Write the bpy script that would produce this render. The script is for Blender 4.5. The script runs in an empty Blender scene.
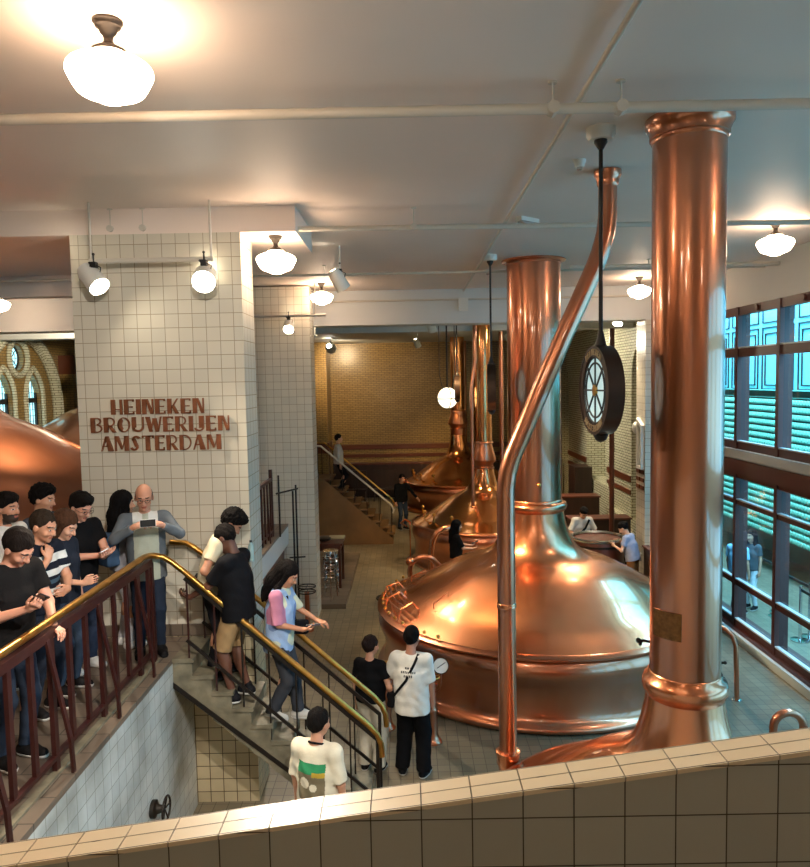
import bpy, math, random
import numpy as np
from mathutils import Vector, Matrix
from mathutils.geometry import tessellate_polygon
random.seed(7)
PI = math.pi
COL = bpy.context.scene.collection
# ---------------------------------------------------------------- camera
cam_d = bpy.data.cameras.new('camera'); cam = bpy.data.objects.new('camera', cam_d); COL.objects.link(cam)
cam_d.sensor_fit = 'HORIZONTAL'; cam_d.sensor_width = 36.0
cam_d.lens = 730.0/810.0*36.0
cam.matrix_world = (Matrix.Translation((0, 0, 4.75)) @ Matrix.Rotation(math.radians(.15), 4, 'Z')
                    @ Matrix.Rotation(math.radians(90-4.15), 4, 'X') @ Matrix.Rotation(math.radians(-1.1), 4, 'Z'))
bpy.context.scene.camera = cam
# ---------------------------------------------------------------- sky and daylight
w = bpy.data.worlds.new('sky'); bpy.context.scene.world = w; w.use_nodes = True
w.node_tree.nodes['Background'].inputs[0].default_value = (.56, .78, .94, 1)
w.node_tree.nodes['Background'].inputs[1].default_value = 2.2
def area(name, loc, rot, sx, sy, power, col):
    l = bpy.data.lights.new(name, 'AREA'); l.shape = 'RECTANGLE'; l.size = sx; l.size_y = sy; l.energy = power; l.color = col
    o = bpy.data.objects.new(name, l); COL.objects.link(o); o.location = loc; o.rotation_euler = rot; return o
area('skylight_over_court', (7.6, 12, 8.6), (0, math.radians(8), 0), 2.4, 20, 1900, (.78, .9, 1.0))
# ---------------------------------------------------------------- exposure
vs = bpy.context.scene.view_settings
vs.view_transform = 'Standard'; vs.look = 'None'; vs.gamma = 1.0; vs.use_curve_mapping = False
vs.exposure = 1.38
bpy.context.scene.cycles.max_bounces = 8
bpy.context.scene.cycles.diffuse_bounces = 4
bpy.context.scene.cycles.sample_clamp_indirect = 6.0
bpy.context.scene.cycles.use_denoising = True
bpy.context.scene.cycles.caustics_reflective = False
bpy.context.scene.cycles.caustics_refractive = False
# ---------------------------------------------------------------- materials
def lin(c):
    f = lambda v: v/12.92 if v <= .04045 else ((v+.055)/1.055)**2.4
    return tuple(f(v/255.0) for v in c) + (1.0,)
def newmat(name):
    m = bpy.data.materials.new(name); m.use_nodes = True
    nt = m.node_tree; return m, nt, nt.nodes['Principled BSDF'], nt.nodes.new, nt.links.new
def pbr(name, rgb, rough=.5, metal=0.0, var=0.0, vscale=4.0, bump=0.0, bscale=30.0, spec=.5, sheen=0, stretch=None):
    m, nt, b, N, L = newmat(name)
    c = lin(rgb)
    b.inputs['Base Color'].default_value = c; b.inputs['Roughness'].default_value = rough
    b.inputs['Metallic'].default_value = metal; b.inputs['Specular IOR Level'].default_value = spec
    if sheen: b.inputs['Sheen Weight'].default_value = sheen
    tc = N('ShaderNodeTexCoord')
    src = tc.outputs['Object']
    if stretch:
        mp = N('ShaderNodeMapping'); mp.inputs['Scale'].default_value = stretch; L(src, mp.inputs[0]); src = mp.outputs[0]
    if var:
        n = N('ShaderNodeTexNoise'); n.inputs['Scale'].default_value = vscale; n.inputs['Detail'].default_value = 4; L(src, n.inputs['Vector'])
        r = N('ShaderNodeMapRange'); r.inputs['From Min'].default_value = .3; r.inputs['From Max'].default_value = .7
        r.inputs['To Min'].default_value = 1-var; r.inputs['To Max'].default_value = 1+var; L(n.outputs[0], r.inputs[0])
        mx = N('ShaderNodeMix'); mx.data_type = 'RGBA'; mx.blend_type = 'MULTIPLY'; mx.inputs[0].default_value = 1
        mx.inputs[6].default_value = c; L(r.outputs[0], mx.inputs[7]); L(mx.outputs[2], b.inputs['Base Color'])
    if bump:
        n = N('ShaderNodeTexNoise'); n.inputs['Scale'].default_value = bscale; n.inputs['Detail'].default_value = 3; L(src, n.inputs['Vector'])
        bp = N('ShaderNodeBump'); bp.inputs['Strength'].default_value = bump; bp.inputs['Distance'].default_value = .01
        L(n.outputs[0], bp.inputs['Height']); L(bp.outputs[0], b.inputs['Normal'])
    return m
def emis(name, rgb, s, base=None):
    m, nt, b, N, L = newmat(name)
    b.inputs['Base Color'].default_value = lin(base or rgb); b.inputs['Emission Color'].default_value = lin(rgb)
    b.inputs['Emission Strength'].default_value = s; b.inputs['Roughness'].default_value = .3
    return m
def wall_uv(nt, off=(0, 0, 0)):
    """metres on whichever plane a face lies in, from position and true normal"""
    N, L = nt.nodes.new, nt.links.new
    g = N('ShaderNodeNewGeometry'); p = N('ShaderNodeVectorMath'); p.operation = 'ADD'; p.inputs[1].default_value = off
    L(g.outputs['Position'], p.inputs[0])
    sp = N('ShaderNodeSeparateXYZ'); L(p.outputs[0], sp.inputs[0])
    ab = N('ShaderNodeVectorMath'); ab.operation = 'ABSOLUTE'; L(g.outputs['True Normal'], ab.inputs[0])
    sn = N('ShaderNodeSeparateXYZ'); L(ab.outputs[0], sn.inputs[0])
    gx = N('ShaderNodeMath'); gx.operation = 'GREATER_THAN'; gx.inputs[1].default_value = .7; L(sn.outputs[0], gx.inputs[0])
    gz = N('ShaderNodeMath'); gz.operation = 'GREATER_THAN'; gz.inputs[1].default_value = .7; L(sn.outputs[2], gz.inputs[0])
    u = N('ShaderNodeMix'); u.data_type = 'FLOAT'; L(gx.outputs[0], u.inputs[0]); L(sp.outputs[0], u.inputs[2]); L(sp.outputs[1], u.inputs[3])
    v = N('ShaderNodeMix'); v.data_type = 'FLOAT'; L(gz.outputs[0], v.inputs[0]); L(sp.outputs[2], v.inputs[2]); L(sp.outputs[1], v.inputs[3])
    c = N('ShaderNodeCombineXYZ'); L(u.outputs[0], c.inputs[0]); L(v.outputs[0], c.inputs[1])
    return c.outputs[0]
def tiles(name, c1, c2, mortar, w=.15, h=.15, gap=.003, offset=0.0, rough=.3, off=(0, 0, 0), bump=.4, stain=0.0, stainc=(90, 70, 40)):
    m, nt, b, N, L = newmat(name)
    uv = wall_uv(nt, off)
    br = N('ShaderNodeTexBrick'); br.offset = offset; br.squash = 1.0
    br.inputs['Scale'].default_value = 1.0; br.inputs['Brick Width'].default_value = w; br.inputs['Row Height'].default_value = h
    br.inputs['Mortar Size'].default_value = gap; br.inputs['Mortar Smooth'].default_value = .2; br.inputs['Bias'].default_value = -.2
    br.inputs['Color1'].default_value = lin(c1); br.inputs['Color2'].default_value = lin(c2); br.inputs['Mortar'].default_value = lin(mortar)
    L(uv, br.inputs['Vector'])
    out = br.outputs['Color']
    if stain:
        g = N('ShaderNodeNewGeometry')
        n = N('ShaderNodeTexNoise'); n.inputs['Scale'].default_value = 1.3; n.inputs['Detail'].default_value = 6; L(g.outputs['Position'], n.inputs['Vector'])
        r = N('ShaderNodeMapRange'); r.inputs['From Min'].default_value = .45; r.inputs['From Max'].default_value = .75; r.inputs['To Max'].default_value = stain; L(n.outputs[0], r.inputs[0])
        mx = N('ShaderNodeMix'); mx.data_type = 'RGBA'; L(r.outputs[0], mx.inputs[0]); L(out, mx.inputs[6]); mx.inputs[7].default_value = lin(stainc); out = mx.outputs[2]
    L(out, b.inputs['Base Color'])
    b.inputs['Roughness'].default_value = rough
    bp = N('ShaderNodeBump'); bp.inputs['Strength'].default_value = bump; bp.inputs['Distance'].default_value = .004; bp.invert = True
    L(br.outputs['Fac'], bp.inputs['Height']); L(bp.outputs[0], b.inputs['Normal'])
    return m
def copper(name, c1, c2, rough=.22, bump=.12):
    m, nt, b, N, L = newmat(name)
    tc = N('ShaderNodeTexCoord')
    mp = N('ShaderNodeMapping'); mp.inputs['Scale'].default_value = (1, 1, .35); L(tc.outputs['Object'], mp.inputs[0])
    n = N('ShaderNodeTexNoise'); n.inputs['Scale'].default_value = 1.6; n.inputs['Detail'].default_value = 2; L(mp.outputs[0], n.inputs['Vector'])
    cr = N('ShaderNodeValToRGB'); cr.color_ramp.elements[0].position = .32; cr.color_ramp.elements[1].position = .68
    cr.color_ramp.elements[0].color = lin(c1); cr.color_ramp.elements[1].color = lin(c2); L(n.outputs[0], cr.inputs[0]); L(cr.outputs[0], b.inputs['Base Color'])
    b.inputs['Roughness'].default_value = rough
    b.inputs['Metallic'].default_value = 1.0
    b.inputs['Coat Weight'].default_value = .8; b.inputs['Coat Roughness'].default_value = .06; b.inputs['Coat IOR'].default_value = 1.7
    return m
def glassmat(name, tint, refl=.08):
    m, nt, b, N, L = newmat(name)
    nt.nodes.remove(b); out = nt.nodes['Material Output']
    t = N('ShaderNodeBsdfTransparent'); t.inputs[0].default_value = lin(tint)
    g = N('ShaderNodeBsdfGlossy'); g.inputs['Roughness'].default_value = .02
    fr = N('ShaderNodeLayerWeight'); fr.inputs[0].default_value = .5
    pw = N('ShaderNodeMath'); pw.operation = 'POWER'; pw.inputs[1].default_value = 4; L(fr.outputs['Facing'], pw.inputs[0])
    ma = N('ShaderNodeMath'); ma.operation = 'MULTIPLY_ADD'; ma.inputs[1].default_value = .7; ma.inputs[2].default_value = .03; L(pw.outputs[0], ma.inputs[0])
    mx = N('ShaderNodeMixShader'); L(ma.outputs[0], mx.inputs[0]); L(t.outputs[0], mx.inputs[1]); L(g.outputs[0], mx.inputs[2]); L(mx.outputs[0], out.inputs[0])
    return m
M = {}
M['ceiling'] = pbr('ceiling_paint', (238, 222, 210), .55, var=.03, vscale=.8)
M['plaster'] = pbr('white_plaster', (214, 216, 214), .6, var=.03, vscale=1)
M['tile'] = tiles('white_wall_tile', (216, 208, 190), (206, 200, 184), (160, 146, 122), off=(.06, .04, .03), gap=.004, rough=.25)
M['tile_pit'] = tiles('pit_wall_tile', (206, 208, 202), (192, 196, 192), (150, 150, 140), gap=.003, rough=.25, stain=.75, stainc=(96, 92, 78))
M['tile_low'] = tiles('basement_tile', (206, 188, 152), (190, 172, 138), (84, 66, 44), off=(.06, .04, .03), gap=.005, rough=.3, stain=.35)
M['tile_parapet'] = tiles('parapet_tile', (180, 180, 168), (171, 171, 159), (66, 57, 44), w=.1554, h=.155, off=(-.022, .07, 0), gap=.0022, rough=.35, bump=.6)
M['floor'] = tiles('floor_tile', (132, 120, 98), (112, 102, 83), (66, 58, 46), gap=.004, rough=.38, stain=.4, stainc=(98, 86, 64))
M['stone'] = tiles('deck_stone', (120, 104, 88), (98, 86, 74), (58, 50, 42), w=.6, h=.3, gap=.006, offset=.5, rough=.5, off=(.45, 0, 0), stain=.5, stainc=(60, 52, 44))
M['step'] = pbr('worn_step_stone', (118, 110, 90), .55, var=.35, vscale=7, bump=.3)
M['brick_gold'] = tiles('ochre_glazed_brick', (150, 122, 72), (134, 106, 60), (74, 58, 36), w=.22, h=.075, gap=.008, offset=.5, rough=.3)
M['brick_white'] = tiles('cream_glazed_brick', (200, 198, 176), (182, 184, 160), (92, 76, 52), w=.22, h=.075, gap=.008, offset=.5, rough=.25)
M['band'] = pbr('brown_glazed_band', (92, 48, 30), .3)
M['copper'] = copper('polished_copper', (220, 136, 90), (242, 168, 122), .27, .045)
M['copper_warm'] = copper('golden_copper', (202, 124, 66), (232, 156, 88), .17, .08)
M['copper_dull'] = copper('matt_copper', (184, 112, 78), (206, 136, 100), .28, .07)
M['brass'] = pbr('handrail_brass', (200, 152, 78), .28, 1.0, var=.15, vscale=9)
M['redsteel'] = pbr('oxblood_painted_steel', (52, 20, 17), .4, var=.15, vscale=12)
M['frame'] = pbr('window_frame_oxblood', (72, 34, 30), .45, var=.08)
M['darksteel'] = pbr('dark_steel', (44, 38, 34), .4, .6)
M['black'] = pbr('black_paint', (16, 15, 15), .45)
M['bronze'] = pbr('dark_bronze', (48, 42, 36), .5, .6)
M['white'] = pbr('white_enamel', (226, 224, 216), .35)
M['chrome'] = pbr('chrome', (200, 200, 200), .18, 1.0)
M['wood'] = pbr('dark_red_wood', (84, 42, 28), .4, var=.3, vscale=6, stretch=(1, 1, .15))
M['darkwood'] = pbr('dark_panelling', (42, 26, 20), .4, var=.3, vscale=6, stretch=(1, 1, .15))
M['globe'] = emis('lit_opal_glass', (255, 220, 186), 11.5, (240, 236, 220))
M['spotface'] = emis('lit_spot_lens', (255, 244, 222), 30)
M['glass'] = glassmat('teal_tinted_glass', (146, 212, 238))
M['sill'] = pbr('pale_sill_stone', (196, 204, 206), .35)
# ---------------------------------------------------------------- mesh collector
class MB:
    def __init__(s): s.v = []; s.f = []; s.m = []
    def add(s, vs, fs, mi=0):
        o = len(s.v); s.v += [tuple(v) for v in vs]; s.f += [tuple(i+o for i in f) for f in fs]; s.m += [mi]*len(fs); return s
    def box(s, lo, hi, mi=0, M4=None, bev=0):
        (a, b, c), (d, e, f) = lo, hi
        vs = [Vector(p) for p in ((a,b,c),(d,b,c),(d,e,c),(a,e,c),(a,b,f),(d,b,f),(d,e,f),(a,e,f))]
        if M4: vs = [M4 @ v for v in vs]
        return s.add(vs, [(0,3,2,1),(4,5,6,7),(0,1,5,4),(1,2,6,5),(2,3,7,6),(3,0,4,7)], mi)
    def bar(s, a, b, w, h, mi=0, up=(0, 0, 1)):
        a, b = Vector(a), Vector(b); d = (b-a).normalized(); u = Vector(up)
        if abs(d.dot(u)) > .98: u = Vector((0, 1, 0))
        x = d.cross(u).normalized(); y = x.cross(d)
        vs = []
        for p in (a, b):
            for sx, sy in ((-1,-1),(1,-1),(1,1),(-1,1)): vs.append(p + x*sx*w/2 + y*sy*h/2)
        return s.add(vs, [(0,1,2,3),(7,6,5,4),(0,4,5,1),(1,5,6,2),(2,6,7,3),(3,7,4,0)], mi)
    def tube(s, pts, r, n=10, mi=0, closed=False, caps=True):
        pts = [Vector(p) for p in pts]; k = len(pts)
        rs = r if isinstance(r, (list, tuple)) else [r]*k
        prev = None; vs = []
        for i, p in enumerate(pts):
            a = pts[(i-1) % k] if (closed or i > 0) else p; b = pts[(i+1) % k] if (closed or i < k-1) else p
            d = (b-a).normalized()
            if prev is None:
                u = Vector((0, 0, 1)) if abs(d.z) < .9 else Vector((1, 0, 0)); x = d.cross(u).normalized()
            else:
                x = (prev - d*prev.dot(d)).normalized()
            prev = x; y = d.cross(x)
            for j in range(n):
                t = 2*PI*j/n; vs.append(p + (x*math.cos(t)+y*math.sin(t))*rs[i])
        fs = []
        for i in range(k if closed else k-1):
            for j in range(n):
                a = i*n+j; b = i*n+(j+1) % n; c = ((i+1) % k)*n+(j+1) % n; d = ((i+1) % k)*n+j
                fs.append((a, b, c, d))
        if caps and not closed: fs += [tuple(range(n))[::-1], tuple(range((k-1)*n, k*n))]
        return s.add(vs, fs, mi)
    def lathe(s, prof, c=(0, 0, 0), n=48, mi=0, cap=True, M4=None):
        vs = []; fs = []; k = len(prof)
        for r, z in prof:
            for j in range(n):
                t = 2*PI*j/n; v = Vector((r*math.cos(t), r*math.sin(t), z))
                if M4: v = M4 @ v
                vs.append(v + Vector(c))
        for i in range(k-1):
            for j in range(n): fs.append((i*n+j, i*n+(j+1) % n, (i+1)*n+(j+1) % n, (i+1)*n+j))
        if cap:
            if prof[0][0] > 1e-4: fs.append(tuple(range(n))[::-1])
            if prof[-1][0] > 1e-4: fs.append(tuple(range((k-1)*n, k*n)))
        return s.add(vs, fs, mi)
    def ball(s, c, r, n=16, mi=0, sc=(1, 1, 1)):
        pr = [(r*math.sin(PI*i/(n//2))+1e-5, -r*math.cos(PI*i/(n//2))) for i in range(n//2+1)]
        return s.lathe([(a, b) for a, b in pr], c, n, mi, M4=Matrix.Diagonal((*sc, 1)))
    def prism(s, loops, ax, t0, t1, mi=0, mside=None):
        """outline loops (first the outside, then holes) in the plane across axis ax, extruded t0..t1"""
        def P(u, v, t): return {'x': (t, u, v), 'y': (u, t, v), 'z': (u, v, t)}[ax]
        flat = [p for l in loops for p in l]
        tri = tessellate_polygon([[Vector((p[0], p[1], 0)) for p in l] for l in loops])
        vs = [P(*p, t0) for p in flat] + [P(*p, t1) for p in flat]; n = len(flat)
        fs = [tuple(t) for t in tri] + [tuple(i+n for i in t[::-1]) for t in tri]
        s.add(vs, fs, mi)
        o = 0; vv = []; ff = []
        for l in loops:
            k = len(l)
            for i in range(k):
                a, b = l[i], l[(i+1) % k]; q = len(vv)
                vv += [P(*a, t0), P(*b, t0), P(*b, t1), P(*a, t1)]; ff.append((q, q+1, q+2, q+3))
        s.add(vv, ff, mi if mside is None else mside)
        return s
    def build(s, name, mats, parent=None, smooth=35, loc=None):
        me = bpy.data.meshes.new(name); me.from_pydata([tuple(v) for v in s.v], [], s.f)
        for m in (mats if isinstance(mats, (list, tuple)) else [mats]): me.materials.append(m)
        me.polygons.foreach_set('material_index', s.m); me.update()
        import bmesh
        bm = bmesh.new(); bm.from_mesh(me); bmesh.ops.remove_doubles(bm, verts=bm.verts, dist=1e-5)
        bmesh.ops.recalc_face_normals(bm, faces=bm.faces); bm.to_mesh(me); bm.free()
        if smooth:
            me.shade_smooth(); me.set_sharp_from_angle(angle=math.radians(smooth))
        o = bpy.data.objects.new(name, me); COL.objects.link(o)
        if parent: o.parent = parent
        if loc: o.location = loc
        return o
def tag(o, label, cat, group=None, kind=None):
    o['label'] = label; o['category'] = cat
    if group: o['group'] = group
    if kind: o['kind'] = kind
    return o
def thing(name, label, cat, loc=(0, 0, 0), rz=0, group=None):
    o = bpy.data.objects.new(name, None); COL.objects.link(o); o.location = loc; o.rotation_euler = (0, 0, rz); o.empty_display_size = .1
    return tag(o, label, cat, group)
def struct(o): o['kind'] = 'structure'; return o
def semp(name, loc=(0, 0, 0)):
    o = bpy.data.objects.new(name, None); COL.objects.link(o); o.location = loc; o['kind'] = 'structure'; return o
def copy_tree(o, parent=None):
    c = o.copy(); COL.objects.link(c)
    if parent: c.parent = parent
    for ch in [x for x in bpy.data.objects if x.parent == o]: copy_tree(ch, c)
    return c
def arc(cx, cy, r, a0, a1, n=12, ry=None):
    return [(cx+r*math.cos(math.radians(a0+(a1-a0)*i/n)), cy+(ry or r)*math.sin(math.radians(a0+(a1-a0)*i/n))) for i in range(n+1)]
# ================================================================ STRUCTURE
CZ = 6.65
bx = lambda lo, hi, name, m: struct(MB().box(lo, hi).build(name, m, smooth=0))
bx((-11.3, -4.2, -.2), (5.9, 30.3, 0), 'floor', M['floor'])
# court floor outside the glass
bx((5.9, -4.2, -.2), (13, 30.3, -.02), 'floor_court', M['floor'])
bx((-11.3, -4.2, CZ), (6.35, 16.1, CZ+.2), 'ceiling', M['ceiling'])
bx((-11.3, 16.1, 6.3), (6.9, 30.3, 6.5), 'ceiling_back_hall', M['plaster'])
bx((-11.3, -4.2, -.0), (6.35, -4.0, 6.65), 'wall_rear', M['tile'])
# white lintel across the opening to the brick hall, and the second beam behind it
bx((-11, 15.5, 5.93), (5.9, 16.1, CZ), 'beam', M['plaster'])
bx((-11, 19.0, 6.0), (5.9, 19.5, 6.3), 'beam_back', M['plaster'])
# dropped beam over the lettered pillar
bx((-11, 8.0, 6.38), (-1.16, 9.4, CZ), 'beam_over_pillar', M['ceiling'])
bx((-11, 12.6, 6.3), (-3.6, 12.9, CZ), 'beam_left', M['ceiling'])
# pillars
def pillar(name, x0, x1, y0, y1, z1=CZ-.02, m='tile', deck=True):
    p = MB()
    if deck:
        p.box((x0, y0, 0), (x1, y1, 1.95), 1); p.box((x0, y0, 1.95), (x1, y1, z1), 0)
        p.box((x0-.02, y0-.02, 1.95), (x1+.0, y0+.0, 2.08), 2)
    else:
        p.box((x0, y0, 0), (x1, y1, z1), 0)
    return struct(p.build(name, [M['tile'], M['tile_low'], M['stone']], smooth=0))
pillar('pillar', -3.6, -1.76, 8.0, 8.6, 6.38)
pillar('pillar_far', -4.2, -1.86, 14.4, 15.0, 5.93+.7-.01, deck=False)
pillar('pillar_right', 5.07, 5.88, 15.5, 16.1, 5.93, deck=False)
# raised deck with its pit wall
d = MB()
d.box((-11, -4, 0), (-2.45, 7.95, 1.9), 1); d.box((-11, -4, 1.9), (-2.45, 7.95, 1.95), 0)
struct(d.build('floor_deck', [M['stone'], M['tile_pit']], smooth=0))
d = MB()
d.box((-11, 7.97, 0), (-3.62, 22.0, 1.9), 1); d.box((-11, 7.97, 1.9), (-3.62, 22.0, 1.95), 0)
d.box((-3.6, 8.62, 1.55), (-2.4, 14.38, 1.9), 2); d.box((-3.6, 8.62, 1.9), (-2.4, 14.38, 1.95), 0)
d.box((-3.0, 8.62, 0), (-2.5, 14.38, 1.55), 3)
struct(d.build('floor_landing', [M['stone'], M['tile_pit'], M['sill'], M['wood']], smooth=0))
# plinth under the stacked stools
bx((-3.6, 14.55+.46, 0), (-1.35, 19.6, .1), 'floor_plinth', M['stone'])
# back wall with brown bands, side walls
b = MB(); b.box((-11, 30.0, 0), (6.9, 30.2, 6.3), 0); b.box((-11, 29.97, 1.95), (6.3, 30.0, 2.15), 1); b.box((-11, 29.97, 1.62), (6.3, 30.0, 1.76), 1)
b.box((-11, 29.93, 0), (6.3, 30, .5), 1)
b.box((-3.1-.5, 28.6, 0), (-3.1, 30, 6.3), 0); b.box((-3.63, 28.57, 1.95), (-3.07, 30, 2.35), 1)
struct(b.build('wall_back', [M['brick_gold'], M['band']], smooth=0))
# brick side wall of the hall with arched recesses, right
def arched(y0, y1, zs, zb=1.0, n=14):
    c = (y0+y1)/2; r = (y1-y0)/2
    return [(y0, zb), (y1, zb)] + arc(c, zs, r, 0, 180, n, ry=r*1.05)
rw = MB()
rw.prism([[(16.1, 0), (30, 0), (30, 6.3), (16.1, 6.3)], arched(17.2, 19.15, 4.7, 1.0), arched(21.4, 23.9, 4.45, 1.5), arched(26.6, 29.0, 4.45, 1.5)], 'x', 5.9, 6.5, 0, 0)
for y0, y1 in ((19.15, 21.4), (23.9, 26.6)):
    rw.box((5.87, y0, 1.95), (5.9, y1, 2.12), 1); rw.box((5.87, y0, 1.62), (5.9, y1, 1.74), 1)
    rw.box((5.7, y0+.5, 0), (5.9, y1-.5, 1.0), 0)
rw.box((6.5, 16.1, 0), (6.7, 30, 6.3), 0)
struct(rw.build('wall_right_hall', [M['brick_white'], M['band']], smooth=30))
# left wall with the lancets and the rose
def lancet(y0, y1, zb, zs):
    c = (y0+y1)/2; r = (y1-y0)
    return [(y0, zb), (y1, zb)] + [(y0+r*math.cos(math.radians(a)), zs+r*math.sin(math.radians(a))) for a in range(0, 61, 10)] + [(y1-r*math.cos(math.radians(a)), zs+r*math.sin(math.radians(a))) for a in range(50, -1, -10)]
LANC = [(19.55, 20.35), (21.15, 21.95), (11.0, 11.8), (12.6, 13.4)]
ROSE = [(20.76, 5.6), (12.2, 5.6)]
lw = MB()
lw.prism([[(-4, 0), (30, 0), (30, CZ), (-4, CZ)]] + [lancet(a, b_, 2.9, 4.45) for a, b_ in LANC] + [arc(c, z, .36, 0, 348, 23) for c, z in ROSE], 'x', -11.3, -11.0, 0, 0)
for c, z in ROSE:   # proud brick mouldings round the openings
    for q, r in ((0, .5),):
        ring = [(-10.97, c+r*math.cos(t*PI/12), z+r*math.sin(t*PI/12)) for t in range(24)]
        lw.tube(ring, .09, 8, 2, closed=True)
    big = [(-10.93, c+2.1*math.cos(t*PI/16), 4.1+2.2*math.sin(t*PI/16)) for t in range(17)]
    big = [(-10.93, c+2.1, 1.95)] + big + [(-10.93, c-2.1, 1.95)]
    lw.tube(big, .2, 8, 2)
for a, b_ in LANC:
    L0 = lancet(a-.1, b_+.1, 2.9, 4.45)[1:]
    lw.tube([(-10.97, y, z) for y, z in L0] + [(-10.97, a-.1, 2.9)], .08, 8, 2)
lw.box((-11, 23.2, 5.15), (-10.5, 24.6, 5.75), 1); lw.box((-11, 23.2, 0), (-10.55, 24.6, 5.15), 0)
struct(lw.build('wall_left', [M['brick_gold'], M['band'], M['brick_white']], smooth=40))
M['lead'] = pbr('lead_came', (30, 34, 36), .5)
M['stained'] = emis('daylit_leaded_glass', (150, 214, 226), 1.15)
for i, (a, b_) in enumerate(LANC):
    e = semp('window_%d' % (20+i), (0, 0, 0))
    o = MB().prism([lancet(a, b_, 2.9, 4.45)], 'x', -11.2, -11.18).build('pane', M['stained'], e, 0)
    g = MB()
    for k in range(1, 5): g.box((-11.17, a+(b_-a)*k/5-.008, 2.9), (-11.15, a+(b_-a)*k/5+.008, 4.9))
    for k in range(1, 14): g.box((-11.17, a, 2.9+k*.17-.006), (-11.15, b_, 2.9+k*.17+.006))
    g.box((-11.17, a, 4.3), (-11.1, b_, 4.45)); g.box((-11.17, a, 2.9), (-11.1, a+.06, 4.6)); g.box((-11.17, b_-.06, 2.9), (-11.1, b_, 4.6))
    g.build('window_frame', M['lead'], e, 0)
for i, (c, z) in enumerate(ROSE):
    e = semp('window_%d' % (30+i))
    MB().prism([arc(c, z, .36, 0, 348, 23)], 'x', -11.2, -11.18).build('pane', M['stained'], e, 0)
    g = MB()
    for k in range(8): g.bar((-11.16, c, z), (-11.16, c+.36*math.cos(k*PI/4), z+.36*math.sin(k*PI/4)), .02, .02)
    g.tube([(-11.16, c+.2*math.cos(t*PI/10), z+.2*math.sin(t*PI/10)) for t in range(20)], .01, 6, closed=True)
    g.tube([(-11.16, c+.35*math.cos(t*PI/10), z+.35*math.sin(t*PI/10)) for t in range(20)], .03, 6, closed=True)
    g.build('window_frame', M['lead'], e, 0)
# ---------------- glazed side: masonry above and around, then the window bays
g = MB()
g.box((5.9, -4, 5.93), (6.3, 15.9, CZ)); g.box((5.9, -4, 0), (6.3, 1.2, 5.93)); g.box((5.9, 14.75, 0), (6.3, 16.1, 5.93))
struct(g.build('wall_right', [M['plaster']], smooth=0))
c = MB(); c.box((5.78, 1.2, 0), (6.3, 14.75, .14), 0); c.box((5.84, 1.2, .14), (6.3, 14.75, .2), 1)
struct(c.build('trim_1', [M['sill'], M['frame']], smooth=0))
c = MB(); c.box((5.82, 1.2, 3.27), (6.1, 14.75, 3.42), 0); c.box((5.86, 1.2, 3.24), (6.1, 14.75, 3.27), 0)
struct(c.build('trim_2', [M['sill']], smooth=0))
c = MB(); c.box((5.84, 1.2, 2.98), (6.1, 14.75, 3.24), 0)
struct(c.build('trim_3', [M['frame']], smooth=0))
ys = [14.5-1.45*k for k in range(10)]
for k in range(9):
    y1, y0 = ys[k], ys[k+1]
    e = semp('window_%d' % (k+1))
    f = MB()
    for z0, z1 in ((.2, .32), (.95, 1.05), (2.42, 2.5), (2.9, 2.98), (3.42, 3.55), (5.05, 5.2), (5.78, 5.93)):
        f.box((5.9, y0+.05, z0), (5.98, y1-.05, z1))
    f.box((5.88, y0-.05, .2), (6.1, y0+.05, 2.98)); f.box((5.88, y0-.05, 3.42), (6.1, y0+.05, 5.93))
    if k == 0: f.box((5.88, y1-.05, .2), (6.1, y1+.3, 2.98)); f.box((5.88, y1-.05, 3.42), (6.1, y1+.3, 5.93))
    for zc in (5.86,): f.lathe([(.05, -.03), (.05, .03)], (5.89, (y0+y1)/2, zc), 12, M4=Matrix.Rotation(PI/2, 4, 'Y'))
    f.build('window_frame', M['frame'], e, 0)
    s_ = MB()
    for z in (.32, 1.05, 2.5, 3.55, 5.2): s_.box((5.89, y0+.05, z), (5.96, y1-.05, z+.025))
    s_.build('glazing_bead', M['sill'], e, 0)
    p = MB()
    for z0, z1 in ((.3, .97), (1.03, 2.44), (2.48, 2.92), (3.5, 5.08), (5.18, 5.8)):
        p.add([(5.955, y0+.04, z0), (5.955, y1-.04, z0), (5.955, y1-.04, z1), (5.955, y0+.04, z1)], [(0, 1, 2, 3)])
    p.build('pane', M['glass'], e, 0)
# court beyond: far wall of pale panels over the bottle racks, dark gallery beneath
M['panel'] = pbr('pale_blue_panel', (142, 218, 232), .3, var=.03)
M['courtdark'] = pbr('gallery_grey', (112, 112, 100), .6, var=.15, vscale=2)
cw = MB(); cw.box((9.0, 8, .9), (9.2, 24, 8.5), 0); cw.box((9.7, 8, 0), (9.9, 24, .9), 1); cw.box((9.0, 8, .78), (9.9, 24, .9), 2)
y = 8.5
while y < 24:      # moulded outlines
    for (a, b_, c_, d_) in ((y, y+1.5, 4.35, 5.9), (y+.15, y+1.35, 4.45, 5.75), (y, y+1.5, 6.0, 7.4)):
        for lo, hi in (((8.97, a, c_), (9.0, a+.03, d_)), ((8.97, b_-.03, c_), (9.0, b_, d_)), ((8.97, a, c_), (9.0, b_, c_+.03)), ((8.97, a, d_-.03), (9.0, b_, d_))):
            cw.box(lo, hi, 2)
    y += 1.7
struct(cw.build('wall_court', [M['panel'], M['courtdark'], M['lead']], smooth=0))
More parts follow.
